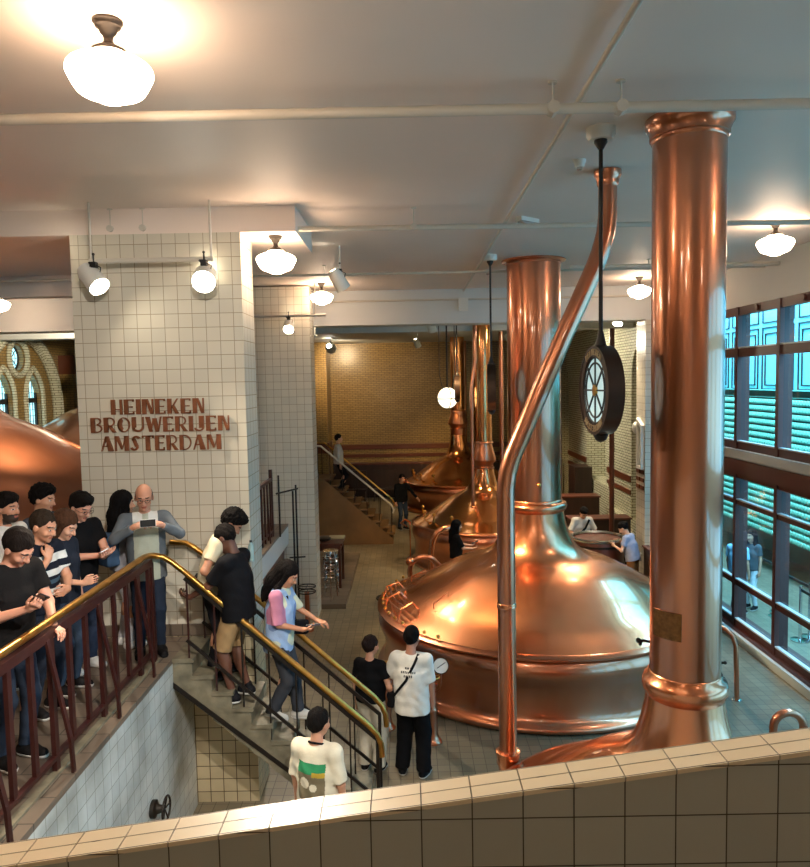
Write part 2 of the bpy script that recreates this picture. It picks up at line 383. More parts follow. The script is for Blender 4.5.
# cables and rails: ceiling pipes
M['pipe'] = pbr('cream_painted_pipe', (206, 198, 184), .4)
def pipe_run(name, label, pts, r, brackets=(), group=None):
    t = thing(name, label, 'pipe', pts[0], group=group); o0 = Vector(pts[0])
    MB().tube([Vector(p)-o0 for p in pts], r, 12).build('pipe', M['pipe'], t)
    for p in brackets:
        q = Vector(p)-o0
        MB().tube([q, q+Vector((0, 0, CZ-p[2]))], .006, 6).lathe([(.03, -.012), (.03, 0)], q+Vector((0, 0, CZ-p[2])), 10).tube([q+Vector((0, -r*1.25, 0)), q+Vector((0, r*1.25, 0))], r*1.2, 8).build('hanger', M['pipe'], t)
    return t
pipe_run('ceiling_pipe', 'nearest and thickest white pipe crossing under the ceiling, above the tall front copper column', [(-11, 4.85, 6.48), (5.9, 4.85, 6.48)], .035, [(-.6-4, 4.85, 6.48), (.98, 4.85, 6.48), (1.42, 4.85, 6.48), (4.2, 4.85, 6.48)])
pipe_run('ceiling_pipe', 'second white ceiling pipe, crossing just above the lettered pillar', [(-11, 7.98-.06, 6.44), (5.9, 8.4, 6.44)], .03, [(-3.15, 8.0, 6.44), (.12, 8.2, 6.44), (-2.8, 8.0, 6.44)])
pipe_run('ceiling_pipe', 'third thin white ceiling pipe, crossing above the middle copper kettle', [(-11, 12.1, 6.5), (5.9, 12.1, 6.5)], .02, [(-1.3, 12.1, 6.5), (4.0, 12.1, 6.5)])
pipe_run('ceiling_pipe', 'long white conduit running away along the ceiling to the lintel junction box', [(1.14, -3.9, CZ-.05), (1.2, 6.0, CZ-.05), (1.24, 15.45, CZ-.05)], .02)
pipe_run('ceiling_pipe', 'short white pipe at right that ends in a wall bracket above the windows', [(2.6, 11.6, 6.47), (5.88, 11.6, 6.47)], .03, [(4.2, 11.6, 6.47)])
pipe_run('ceiling_pipe', 'thin white pipe along the top of the white lintel', [(-1.85, 15.45, 6.42), (5.0, 15.45, 6.42)], .02)
tag(MB().box((1.13, 15.38, 6.18), (1.33, 15.5, 6.45)).build('junction_box', M['white'], smooth=0), 'small white junction box on the lintel where the conduit ends', 'junction box')
# ================================================================ COPPER KETTLES
def smooth_prof(pts, k=4):
    """Catmull-Rom through profile points"""
    out = []
    P = [pts[0]] + list(pts) + [pts[-1]]
    for i in range(1, len(P)-2):
        p0, p1, p2, p3 = P[i-1], P[i], P[i+1], P[i+2]
        for j in range(k):
            t = j/k
            out.append(tuple(.5*((2*p1[q])+(-p0[q]+p2[q])*t+(2*p0[q]-5*p1[q]+4*p2[q]-p3[q])*t*t+(-p0[q]+3*p1[q]-3*p2[q]+p3[q])*t**3) for q in (0, 1)))
    out.append(pts[-1]); return out
DOME = [(2.65,1.06),(2.47,1.13),(2.2,1.24),(1.95,1.38),(1.65,1.54),(1.35,1.69),(1.1,1.78),(.92,1.84),(.78,1.92),(.67,2.03),(.58,2.2),(.52,2.38),(.48,2.58)]
def kettle(loc, R, rc, top, label, mat='copper', sz=1.0, ringz=2.62, bulb=None, cornice=None, group='copper brewing kettles'):
    t = thing('copper_kettle', label, 'brewing kettle', loc, group=group)
    s = R/2.66; m = M[mat]
    nr = rc/.445
    # dome: horizontal scale by s at the rim blending to the column scale at the neck
    dome = []
    for r, z in DOME:
        f = max(0, min(1, (r-.5)/2.1)); dome.append((r*(nr*(1-f)+s*f), 1.07+(z-1.07)*sz if z > 1.07 else z))
    zt = dome[-1][1]
    body = [(2.6*s, 0), (2.7*s, .02), (2.72*s, .08), (2.65*s, .13), (2.6*s, .2), (2.58*s, .38), (2.6*s, .58), (2.67*s, .74), (2.69*s, .84), (2.65*s, .95), (2.6*s, 1.0)]
    MB().lathe(smooth_prof(body, 3), n=96).build('body', M['copper_dull'], t, 50)
    rim = [(2.55*s, .995), (2.66*s, 1.0), (2.705*s, 1.015), (2.705*s, 1.04), (2.67*s, 1.055), (2.63*s, 1.075)]
    MB().lathe(rim, n=96).build('rim', M['copper_dull'], t, 60)
    MB().lathe(smooth_prof(dome, 4), n=96, cap=False).build('dome', m, t, 50)
    if bulb is None:
        rp = [(rc*1.06, zt-.02), (rc*1.1, ringz-.05), (rc*1.14, ringz-.03), (rc*1.2, ringz), (rc*1.22, ringz+.05), (rc*1.17, ringz+.09), (rc*1.05, ringz+.11), (rc*1.05, ringz+.14), (rc*1.01, ringz+.15)]
        MB().lathe(rp, n=64, cap=False).build('neck_ring', m, t, 60)
        z0 = ringz+.14
    else:
        rp = [(rc*1.1, zt-.02), (rc*1.1, bulb-.2), (rc*1.2, bulb-.19), (rc*1.2, bulb-.16), (rc*1.12, bulb-.15), (rc*1.12, bulb-.06), (rc*1.4, bulb), (rc*1.42, bulb+.05), (rc*1.12, bulb+.32), (rc*1.02, bulb+.42), (rc*1.02, bulb+.46), (rc*1.14, bulb+.47), (rc*1.14, bulb+.5), (rc*1.02, bulb+.52)]
        MB().lathe(rp, n=64, cap=False).build('neck_bulb', M['copper_dull'], t, 60)
        z0 = bulb+.5
    H = top-loc[2]
    MB().lathe([(rc, z0-.02), (rc, z0+(H-z0)*.76), (rc*1.006, z0+(H-z0)*.76), (rc*1.006, z0+(H-z0)*.76+.01), (rc, z0+(H-z0)*.76+.012), (rc, H)], n=64, cap=False).build('column', M['copper_dull'] if mat == 'copper' else m, t, 8)
    if cornice:
        pr = [(rc*1.0, H-cornice), (rc*1.03, H-cornice+.01), (rc*1.03, H-cornice+.03), (rc*1.08, H-cornice+.035), (rc*1.08, H-cornice*.6), (rc*1.16, H-cornice*.35), (rc*1.2, H-cornice*.28), (rc*1.2, H-.004)]
        MB().lathe(pr, n=64, cap=False).build('cornice', M['copper_dull'], t, 50)
    return t
ks = {}
ks[1] = kettle((2.14, 5.57, 0), 1.66, .263, CZ, 'nearest copper kettle behind the tiled parapet, with a tall column bearing a brass plate', ringz=2.3, sz=.82, cornice=.18)
ks[2] = kettle((2.10, 12.0, 0), 2.6, .433, CZ, 'huge domed copper kettle in the middle of the lower floor', ringz=2.62, cornice=.07)
ks[3] = kettle((1.98, 19.0, 0), 1.87, .24, 6.3, 'third copper kettle of the row, behind the woman in black', mat='copper_warm', bulb=2.62, sz=1.0)
ks[4] = kettle((1.9, 27.0, 0), 2.0, .26, 6.3, 'farthest copper kettle, in front of the ochre brick wall', mat='copper_warm', bulb=3.1, sz=1.1)
ks[5] = kettle((-7.5, 11.5, 1.95), 2.68, .445, CZ, 'large pale copper dome at the left edge behind the queue', sz=1.62, ringz=3.6, group='copper kettles on the raised deck')
ks[6] = kettle((-7.55, 19.9, 1.95), 2.68, .445, 5.98, 'copper dome farther back at left, in front of the pointed windows', sz=1.62, ringz=3.6, group='copper kettles on the raised deck')
for k in (5, 6): ks[k].scale = (1.25, 1.25, 1)
for o in bpy.data.objects:      # the domes up on the deck are duller
    if o.parent in (ks[5], ks[6]) and o.name.startswith('dome'): o.material_slots[0].link = 'OBJECT'; o.material_slots[0].material = M['copper_dull']
# nameplate, tap and studs
k1 = ks[1]
M['plate'] = pbr('aged_brass_plate', (126, 88, 52), .4, .8, var=.3, vscale=30)
pm = MB(); rr = .268; a0, a1 = math.radians(-168), math.radians(-116)
n_ = 10; vs_ = []
for i in range(n_+1):
    a = a0+(a1-a0)*i/n_
    for r, z in ((rr-.004, 2.76), (rr+.006, 2.76), (rr+.006, 2.97), (rr-.004, 2.97)): vs_.append((r*math.cos(a), r*math.sin(a), z))
fs_ = []
for i in range(n_):
    for j in range(4): fs_.append((i*4+j, (i+1)*4+j, (i+1)*4+(j+1) % 4, i*4+(j+1) % 4))
fs_ += [(0, 1, 2, 3), (n_*4+3, n_*4+2, n_*4+1, n_*4)]
pm.add(vs_, fs_)
for k in range(5):      # engraved lines
    z = 2.79+.035*k
    for i in range(2, 8):
        a = a0+(a1-a0)*(i+.2)/n_; b_ = a0+(a1-a0)*(i+.9)/n_
        pm.bar(((rr+.006)*math.cos(a), (rr+.006)*math.sin(a), z), ((rr+.006)*math.cos(b_), (rr+.006)*math.sin(b_), z), .002, .006)
pm.build('name_plate', M['plate'], k1, 50)['label'] = 'aged brass maker plate'
MB().tube([(-.28, 0, 2.68), (-.34, -.02, 2.7), (-.36, -.02, 2.66)], .012, 8).ball((-.37, -.02, 2.7), .022, 10).build('tap', M['darksteel'], k1)
MB().tube([(.27, 0, 2.5), (.31, 0, 2.5)], .01, 8).ball((.315, 0, 2.5), .015, 8).build('tap', M['darksteel'], k1)
MB().tube([(-.02, -.44, 3.05), (-.02, -.5, 3.05)], .02, 8).ball((-.02, -.5, 3.05), .035, 10).build('stud', M['brass'], ks[2])
# gauge rods and hatch handles on the big kettle
g = MB()
def on_dome(az, r):
    z = np.interp(r, [x[0] for x in DOME[::-1]], [x[1] for x in DOME[::-1]])
    return Vector((r*math.cos(az), r*math.sin(az), z))
for dr in (2.5, 2.42, 2.34):
    pts = [on_dome(math.radians(a), dr)+Vector((0, 0, .14)) for a in (176, 186, 196, 206)]
    g.tube(pts, .012, 6)
for a in (176, 191, 206):
    g.tube([on_dome(math.radians(a), 2.56), on_dome(math.radians(a), 2.5)+Vector((0, 0, .15)), on_dome(math.radians(a), 2.3)+Vector((0, 0, .15)), on_dome(math.radians(a), 2.2)], .014, 6)
g.build('gauge_rods', M['copper'], ks[2])
for a in (170, 214):
    p = on_dome(math.radians(a), 2.1); q = on_dome(math.radians(a+1), 1.85)
    MB().tube([p, p+Vector((0, 0, .08)), q+Vector((0, 0, .08)), q], .011, 8).build('hatch_handle', M['copper_dull'], ks[2])
for a in range(150, 230, 6):
    p = on_dome(math.radians(a), 2.56); MB().ball(p+Vector((0, 0, .03)), .03, 8).build('rim_bolt', M['brass'], ks[2])
# fittings on the third and fourth kettles
for k, s in ((3, .703), (4, .75)):
    for a in (170, 196, 214, 235):
        p = on_dome(math.radians(a), 2.3); p.x *= s; p.y *= s
        MB().tube([p, p+Vector((0, 0, .16))], .02, 8).ball(p+Vector((0, 0, .18)), .05, 10).build('valve_fitting', M['brass'], ks[k])
    g = MB()
    p = Vector((-1.93, -.2, 1.06)); g.tube([p, p+Vector((-.15, -.1, .1)), p+Vector((-.25, -.3, .05)), p+Vector((-.1, -.5, 0))], .025, 8)
    g.tube([p+Vector((-.02, -.3, -1.05)), p+Vector((-.02, -.3, .1))], .015, 8)
    g.build('side_pipe', M['copper'], ks[k])
# the slanting vent pipe in front
t = thing('vent_pipe', 'long slanting copper pipe that bends up to the ceiling beside the clock rod', 'pipe', (.93, 6.9, 0))
pts = [(0, 0, 0.0), (0, 0, 2.6), (0, 0, 3.55), (.0, 0, 3.7), (.02, 0, 3.86), (.07, 0, 4.02), (.15, 0, 4.2), (.55, 0, 5.12), (.83, 0, 5.73), (.9, 0, 5.9), (.95, 0, 6.08), (.97, 0, 6.25), (.97, 0, 6.55)]
MB().tube(pts, .086, 24).build('pipe', M['copper_dull'], t, 60)
MB().lathe([(.086, 2.55), (.094, 2.555), (.094, 2.59), (.086, 2.6)], n=24, cap=False).build('joint_band', M['copper'], t, 50)
MB().lathe([(.09, .9), (.1, .98), (.115, 1.0), (.115, 1.06), (.12, 1.08), (.12, 1.12), (.09, 1.13)], n=24).build('collar', M['copper'], t, 50)
MB().lathe([(.086, 6.5), (.1, 6.52), (.1, 6.54), (.11, 6.58), (.125, 6.6), (.125, 6.645)], (.97, 0, 0), 24).build('cornice', M['copper_dull'], t, 50)
def thin_pipe(label, pts, r=.045):
    t = thing('vent_pipe', label, 'pipe', pts[0]); o = Vector(pts[0])
    MB().tube([Vector(p)-o for p in pts], r, 12).build('pipe', M['copper_dull'], t)
    MB().lathe([(r*1.5, 0), (r*1.5, .08), (r, .1)], n=14).build('collar', M['copper'], t)
thin_pipe('thin straight copper pipe left of the third kettle column', [(1.62, 18.1, 1.5), (1.62, 18.1, 4.6), (1.72, 18.15, 5.2), (1.72, 18.15, 6.28)])
thin_pipe('thin copper pipe rising right of the third kettle column', [(2.55, 19.6, 1.62), (2.55, 19.6, 6.28)], .06)
thin_pipe('dark thin copper pipe beside the farthest kettle column', [(2.33, 29.3, 0), (2.33, 29.3, 6.28)], .1)
# ================================================================ CEILING LAMPS
def lamp_tree():
    t = thing('ceiling_lamp', 'x', 'ceiling lamp', group='opal schoolhouse ceiling lamps')
    MB().lathe([(.085, 0), (.085, -.012), (.075, -.02), (.072, -.035), (.055, -.045), (.045, -.07), (.03, -.085), (.026, -.11), (.035, -.13), (.07, -.15), (.095, -.165), (.1, -.19), (.085, -.2)], n=28).build('fitter', M['bronze'], t, 45)
    MB().lathe(smooth_prof([(.1, -.185), (.11, -.2), (.17, -.222), (.226, -.252), (.241, -.285), (.234, -.312), (.204, -.37), (.178, -.402), (.135, -.42), (.095, -.436), (.055, -.456), (.001, -.462)], 3), n=40).build('globe_shade', M['globe'], t, 60)
    t.scale = (.91, .91, .91)
    return t
lab = ['big opal ceiling lamp nearest the camera, at upper left', 'opal ceiling lamp just right of the lettered pillar top', 'small opal ceiling lamp above the far white pillar', 'small opal ceiling lamp between clock rod and tall column', 'opal ceiling lamp at far right above the windows', 'opal ceiling lamp cut by the left picture edge']
pos = [(-1.52, 3.95), (-1.42, 8.25), (-1.59, 14.2), (4.52, 14.2), (4.69, 9.36), (-7.94, 14.4)]
l0 = lamp_tree()
pos += [(4.69, 3.95), (-7.94, 9.6), (-7.94, 3.95), (-1.52, -1.6), (4.69, -1.6)]
lab += ['opal ceiling lamp over the front window bay, outside the photo', 'opal ceiling lamp over the deck kettle, outside the photo', 'opal ceiling lamp over the queue, outside the photo', 'opal ceiling lamp behind the camera on the deck side', 'opal ceiling lamp behind the camera on the window side']
for i, (p, s_) in enumerate(zip(pos, lab)):
    o = l0 if i == 0 else copy_tree(l0)
    o.location = (p[0], p[1], 6.38 if p == (-1.42, 8.25) else CZ); o['label'] = s_
# banded globe pendant in the hall
t = thing('globe_pendant', 'white globe lamp with black bands hanging by the far kettle column', 'pendant lamp', (1.07, 19.0, 4.28))
MB().ball((0, 0, 0), .27, 24).build('globe_shade', emis('lit_globe', (255, 244, 214), .8), t)
g = MB()
for k in range(2): g.tube([(.275*math.cos(a)*math.cos(k*PI/2+.3), .275*math.cos(a)*math.sin(k*PI/2+.3), .275*math.sin(a)) for a in [i*PI/12 for i in range(24)]], .012, 6, closed=True)
g.tube([(.275*math.cos(a), .275*math.sin(a), -.02) for a in [i*PI/12 for i in range(24)]], .014, 6, closed=True)
g.build('band', M['black'], t)
g = MB()
for x in (-.2, .2): g.tube([(x*.6, 0, .25), (x, 0, .6), (x, 0, 2.0)], .012, 6)
g.tube([(0, 0, .27), (0, 0, 2.0)], .02, 8); g.lathe([(.12, 1.95), (.12, 2.0)], n=16)
g.build('hanging_rods', M['black'], t)
# ================================================================ SPOTLIGHTS
def spot(loc, aim, label, power=60, col=(1, .86, .68), r=.1, ang=70, cans='white', drop=.16, rod=0):
    t = thing('spotlight', label, 'spotlight', loc, group='theatre spotlights on ceiling bars')
    d = (Vector(aim)-Vector(loc)).normalized(); q = d.to_track_quat('-Z', 'Y').to_matrix().to_4x4()
    T = Matrix.Translation(Vector((0, 0, -drop)))
    MB().lathe([(r*.45, .2), (r*.75, .19), (r*.95, .12), (r, .0), (r*1.05, -.08), (r*1.05, -.1), (r*.96, -.1), (r*.93, -.05)], n=24, cap=False, M4=T @ q).build('lamp_housing', M[cans], t, 50)
    MB().lathe([(.001, -.06), (r*.95, -.06)], n=24, cap=False, M4=T @ q).build('lens', M['spotface'], t, 50)
    if rod: MB().tube([(0, 0, 0), (0, 0, rod-loc[2])], .012, 8).build('hanging_rod', M['white'], t)
    g = MB(); g.tube([(0, 0, .03), (0, 0, -.05), (.02, 0, -drop+.07)], .014, 8)
    g.build('bracket', M['white'], t)
    g = MB(); g.box((-.03, -.035, -.03), (.03, .035, .03)); g.tube([(0, 0, 0), (0, 0, .1)], .008, 6); g.ball((0, 0, .11), .016, 8); g.tube([(.02, 0, 0), (.08, -.02, -.03), (.06, -.02, -.12), (.02, 0, -.14)], .007, 6); g.tube([(-.02, 0, 0), (-.05, 0, .03)], .012, 6)
    g.build('clamp', M['black'], t)
    l = bpy.data.lights.new('spot_beam', 'SPOT'); l.energy = power; l.color = col; l.spot_size = math.radians(ang); l.spot_blend = .6; l.shadow_soft_size = r*.6
    o = bpy.data.objects.new('spot_beam', l); COL.objects.link(o); o.parent = t
    o.matrix_local = T @ q @ Matrix.Translation((0, 0, -.12))
    return t
def bar_rail(label, a, b, drops):
    t = thing('lighting_bar', label, 'lighting bar', a); A = Vector(a)
    MB().tube([(0, 0, 0), Vector(b)-A], .025, 12).build('bar', M['pipe'], t)
    for p in drops:
        q = Vector(p[:3])-A; MB().tube([q, (q.x, q.y, p[3]-A.z)], .014, 8).build('hanger', M['pipe'], t)
bar_rail('white lighting bar in front of the lettered pillar', (-3.27, 7.7, 6.05), (-1.98, 7.7, 6.05), [(-3.25, 7.7, 6.05, CZ), (-2.0, 7.7, 6.05, CZ)])
bar_rail('white lighting bar in front of the far white pillar', (-3.2, 14.0, 6.02), (-1.5, 14.0, 6.02), [(-2.9, 14, 6.02, CZ), (-1.7, 14, 6.02, CZ)])
spot((-3.2, 7.64, 6.0), (1.5, 5.2, 1.0), 'left spotlight of the two above the lettering, turned edge-on', 420, r=.11)
spot((-2.06, 7.64, 6.0), (-1.2, 1.0, 2.5), 'right spotlight of the two above the lettering, facing the camera', 420, r=.12)
spot((-2.2, 13.95, 5.97), (-2.0, 9.0, 2.0), 'spotlight hanging before the far white pillar', 270)
spot((-2.7, 26.6, 6.2), (-1.9, 29.9, 4.9), 'hall spotlight at upper left lighting the ochre brick wall', 150, (1, .72, .38), .18, 100, drop=.22, rod=6.3)
spot((4.0, 17.6, 6.2), (2.0, 19.5, 2.2), 'hall spotlight just left above the round clock', 240, (1, .74, .42), .16, 90, rod=6.3)
spot((4.9, 16.9, 6.2), (3.0, 14.5, 1.5), 'hall spotlight under the lintel beside the right white pillar', 360, (1, .84, .6), .12, 80, rod=6.3)
# extra unseen spots, added to warm the kettles and brighten dark walls
spot((-.9, 10.4, 6.3), (1.6, 12.2, 1.8), 'spotlight near the ceiling aimed at the middle kettle', 800, (1, .72, .4), .1, 60, rod=CZ)
spot((.4, 24.2, 6.1), (1.9, 26.6, 2.2), 'hall spotlight over the farthest kettle', 330, (1, .68, .32), .1, 80, rod=6.3)
spot((.6, 16.6, 6.1), (1.6, 18.6, 2.0), 'hall spotlight over the third kettle', 330, (1, .68, .32), .1, 80, rod=6.3)
spot((-4.6, 10.6, 6.3), (-7.6, 12.3, 3.0), 'spotlight aimed at the left deck kettle', 1300, (1, .76, .5), .1, 80, rod=CZ)
spot((-6.5, 17.6, 6.2), (-10.9, 20.9, 4.6), 'hall spotlight lighting the pointed windows', 380, (1, .86, .62), .12, 100, rod=6.3)  # extra spot, lifts the dark brick arches round the lancets
spot((3.2, 22.5, 6.1), (5.9, 20.5, 3.0), 'hall spotlight washing the cream brick piers', 450, (1, .88, .64), .1, 120, rod=6.3)  # extra spot, lifts the dark bricks on the right of the hall
spot((-.6, 2.2, 6.35), (-2.9, 7.9, 3.2), 'ceiling spotlight over the parapet aimed at the lettered pillar', 200, (1, .93, .84), .12, 75, rod=CZ)  # out-of-view spot put in to brighten the pillar front
spot((.9, 2.2, 6.35), (-2.4, 6.0, .6), 'ceiling spotlight over the parapet aimed into the stair pit', 380, (1, .95, .87), .12, 60, rod=CZ)  # out-of-view spot put in to brighten the pit wall and deck
# exit lamp, detectors
def detector(label, loc):
    t = thing('smoke_detector', label, 'smoke detector', loc)
    MB().lathe([(.055, 0), (.055, -.02), (.045, -.035), (.04, -.06), (.02, -.065)], n=20).build('housing', M['white'], t)
    MB().lathe([(.026, -.06), (.026, -.085), (.01, -.09)], n=14).build('sensor', M['chrome'], t)
detector('round white smoke detector left of the slanting pipe top', (1.56, 6.56, CZ))
detector('small white detector farther back by the second ceiling pipe', (1.46, 12.9, CZ))
def emlight(label, loc, rz=0):
    t = thing('emergency_light', label, 'emergency light', loc, rz)
    MB().box((-.16, -.05, -.05), (.16, .05, 0)).build('housing', M['white'], t, 0)
    MB().box((-.14, -.055, -.08), (.14, .03, -.05)).build('diffuser', M['chrome'], t, 0)
emlight('small flat emergency light on the ceiling left of the pillar', (-4.9, 10.06, CZ), .5)
emlight('small emergency light on the ceiling beside the long conduit', (1.48, 8.85, CZ), .7)
# ================================================================ CLOCKS
M['clockface'] = emis('glowing_clock_glass', (176, 206, 210), .28)  # dial glass carries a faint even emission
M['relief'] = pbr('relief_letters', (176, 156, 122), .4, .3)
def ringprism(mb, r0, r1, x0, x1, mi=0, n=48):
    pr = [(r0, x0), (r1, x0), (r1, x1), (r0, x1), (r0, x0)]
    mb.lathe(pr, n=n, mi=mi, cap=False, M4=Matrix.Rotation(PI/2, 4, 'Y'))
def clock(label, loc, R, top, rz=0, detail=True):
    t = thing('hanging_clock', label, 'clock', loc, rz, 'round pub clocks hanging on rods')
    g = MB(); ringprism(g, R*.77, R, -.058, .058); ringprism(g, R*.95, R*1.01, -.064, .064); g.build('case', M['darkmetal'], t, 40)
    g = MB(); g.lathe([(.001, -.04), (R*.78, -.04), (R*.78, .04), (.001, .04)], n=40, M4=Matrix.Rotation(PI/2, 4, 'Y')); g.build('dial', M['clockface'], t, 40)
    g = MB()
    for sx in (-1, 1):
        for k in range(8):
            a = k*PI/4; g.bar((sx*.045, 0, 0), (sx*.045, R*.77*math.sin(a), R*.77*math.cos(a)), .012, .012)
        for rr_ in (.62, .75):
            g.tube([(sx*.045, R*rr_*math.sin(a), R*rr_*math.cos(a)) for a in [i*PI/16 for i in range(32)]], .008, 6, closed=True)
    g.build('dial_bars', M['lead'], t)
    g = MB(); g.lathe([(.001, -.06), (R*.13, -.055), (R*.13, .055), (.001, .06)], n=20, M4=Matrix.Rotation(PI/2, 4, 'Y')); g.build('boss', M['brass'], t)
    g = MB(); g.tube([(0, 0, R), (0, 0, top-loc[2]-.03)], .016, 10); g.lathe([(.05, R-.01), (.03, R+.06), (.018, R+.12)], n=12); g.lathe([(.02, top-loc[2]-.16), (.05, top-loc[2]-.11), (.05, top-loc[2]-.09)], n=16)
    g.lathe([(.001, -R-.07), (.04, -R-.05), (.06, -R-.01), (.05, -R+.01)], n=14)
    g.build('rod', M['black'], t)
    MB().lathe([(.09, top-loc[2]-.09), (.11, top-loc[2]-.06), (.11, top-loc[2])], n=24).build('ceiling_rose', M['white'], t)
    if detail:
        for txt, a0, flip in (('HEINEKEN', 0, 1), ('AMSTERDAM', 180, -1)):
            for i, ch in enumerate(txt):
                a = math.radians(a0 + (i-(len(txt)-1)/2)*9.0*(1 if flip > 0 else -1))
                for sx in (-1, 1):
                    g = MB()
                    for loop in glyph(ch):
                        pts = []
                        for u, v in loop:
                            du = (u-.36)*.05*flip*(-sx)*-1; rr_ = R*.87 + (v-.5)*.05*flip
                            # tangent/radial frame
                            uu = du*(1 if sx > 0 else -1)*-1 if False else du
                            y = rr_*math.sin(a*(1 if sx > 0 else -1)) + uu*math.cos(a)*flip; z = rr_*math.cos(a)-uu*math.sin(a*(1 if sx > 0 else -1))*flip
                            pts.append((y, z))
                        g.prism([pts], 'x', sx*.057, sx*.064)
                    g.build('letter', M['relief'], t, 0)
    return t
M['darkmetal'] = pbr('dark_brown_metal', (62, 46, 38), .38, .5, var=.15)
# ---- heavy-and-hairline capitals
def ringseg(cx, cy, rx, ry, a0, a1, wd, n=10):
    o = [(cx+rx*math.cos(math.radians(a0+(a1-a0)*i/n)), cy+ry*math.sin(math.radians(a0+(a1-a0)*i/n))) for i in range(n+1)]
    q = [(cx+(rx-wd)*math.cos(math.radians(a0+(a1-a0)*i/n)), cy+(ry-wd)*math.sin(math.radians(a0+(a1-a0)*i/n))) for i in range(n+1)]
    return o + q[::-1]
def rc_(a, b, c, d): return [(a, b), (c, b), (c, d), (a, d)]
def glyph(c):
    T = .25; h = .07
    S = rc_(0, 0, T, 1)
    if c == 'H': return [S, rc_(T, .3, .56, .3+h), rc_(.54, 0, .68, 1)]
    if c == 'E': return [S, rc_(T, 0, .6, h+.02), rc_(T, .46, .52, .53), rc_(T, 1-h-.02, .6, 1), rc_(.53, 0, .6, .2), rc_(.53, .84, .6, 1)]
    if c == 'I': return [S]
    if c == 'N': return [S, [(T-.05, 1), (T+.1, 1), (.68, 0), (.5, 0)], rc_(.6, 0, .68, 1)]
    if c == 'K': return [S, [(T, .42), (.58, 1), (.68, 1), (T, .3)], [(T+.02, .48), (.48, 0), (.7, 0), (T+.14, .6)]]
    if c == 'B': return [S, ringseg(.36, .76, .26, .24, -90, 90, h), ringseg(.36, .27, .32, .27, -90, 90, h), rc_(T, 0, .37, h), rc_(T, 1-h, .37, 1)]
    if c == 'R': return [S, ringseg(.36, .7, .3, .3, -90, 90, h), rc_(T, 1-h, .37, 1), [(T, .46), (T+.16, .46), (.74, 0), (.52, 0)]]
    if c == 'O': return [ringseg(.38, .5, .38, .5, 0, 360, h, 24), ringseg(.38, .5, .38, .5, 110, 250, .26)]
    if c == 'U': return [rc_(0, .3, T, 1), ringseg(.36, .32, .36, .32, 180, 360, h+.06, 14), rc_(.64, .3, .72, 1)]
    if c == 'W': return [[(0, 1), (.26, 1), (.42, 0), (.22, 0)], [(.36, .06), (.5, .75), (.44, .8), (.3, .1)], [(.42, .9), (.66, .9), (.8, 0), (.6, 0)], [(.72, .05), (.9, 1), (.98, 1), (.8, 0)]]
    if c == 'J': return [rc_(.25, .2, .55, 1), ringseg(.25, .22, .3, .24, 180, 360, .1)]
    if c == 'A': return [[(.3, 1), (.5, 1), (.8, 0), (.46, 0)], [(0, 0), (.08, 0), (.4, .95), (.3, 1)], rc_(.12, .3, .55, .3+h)]
    if c == 'M': return [rc_(0, 0, .1, 1), [(0, 1), (.26, 1), (.5, .2), (.4, .1)], [(.46, .1), (.66, 1), (.72, 1), (.5, .2)], rc_(.62, 0, .9, 1)]
    if c == 'S': return [ringseg(.38, .74, .26, .26, 20, 200, .13), [(.1, .78), (.32, .78), (.5, .3), (.3, .25)], ringseg(.24, .25, .26, .25, 190, 370, .13)]
    if c == 'T': return [rc_(.22, 0, .5, 1), rc_(0, 1-h, .72, 1), rc_(0, .84, h, 1), rc_(.65, .84, .72, 1)]
    if c == 'D': return [S, ringseg(.32, .5, .42, .5, -90, 90, h, 16), rc_(T-.02, 0, .34, h), rc_(T-.02, 1-h, .34, 1)]
    return [S]
GW = {'I': .37, 'W': 1.08, 'M': 1.0, 'A': .9, 'O': .88, 'D': .86, 'U': .84, 'J': .68, 'E': .74, 'T': .82, 'R': .84, 'S': .76, 'N': .8, 'H': .8, 'K': .82, 'B': .8}
clock('large round clock with spoked pale dial hanging on a black rod beside the tall column', (1.53, 5.75, 4.645), .345, CZ, .08)
clock('thin edge-on clock hanging left of the big kettle column', (1.33, 11.4, 4.62), .36, CZ, -.1, False)
clock('distant edge-on clock hanging by the farthest kettle column', (1.26, 18.0, 4.55), .3, 6.3, -.07, False)
# wall lettering, every letter fixed on its own
M['letter'] = pbr('oxidised_copper_letter', (150, 92, 62), .42, .55, var=.2, vscale=14)
sg = thing('wall_lettering', 'copper lettering in three lines on the white tiled pillar', 'sign', (-3.6, 8.0, 0))
for txt, xa, xb, zc in (('HEINEKEN', .37, 1.39, 4.52), ('BROUWERIJEN', .14, 1.66, 4.325), ('AMSTERDAM', .24, 1.56, 4.12)):
    tot = sum(GW[c] for c in txt)-.1; sc = (xb-xa)/tot; x = xa; hh = .165
    we = bpy.data.objects.new('word', None); COL.objects.link(we); we.parent = sg; we.location = (0, 0, 0)
    for c in txt:
        g = MB()
        for l in glyph(c):
            g.prism([[(x+u*sc, zc-hh/2+v*hh) for u, v in l]], 'y', -.03, -.006)
        g.build('letter', M['letter'], we, 0); x += GW[c]*sc
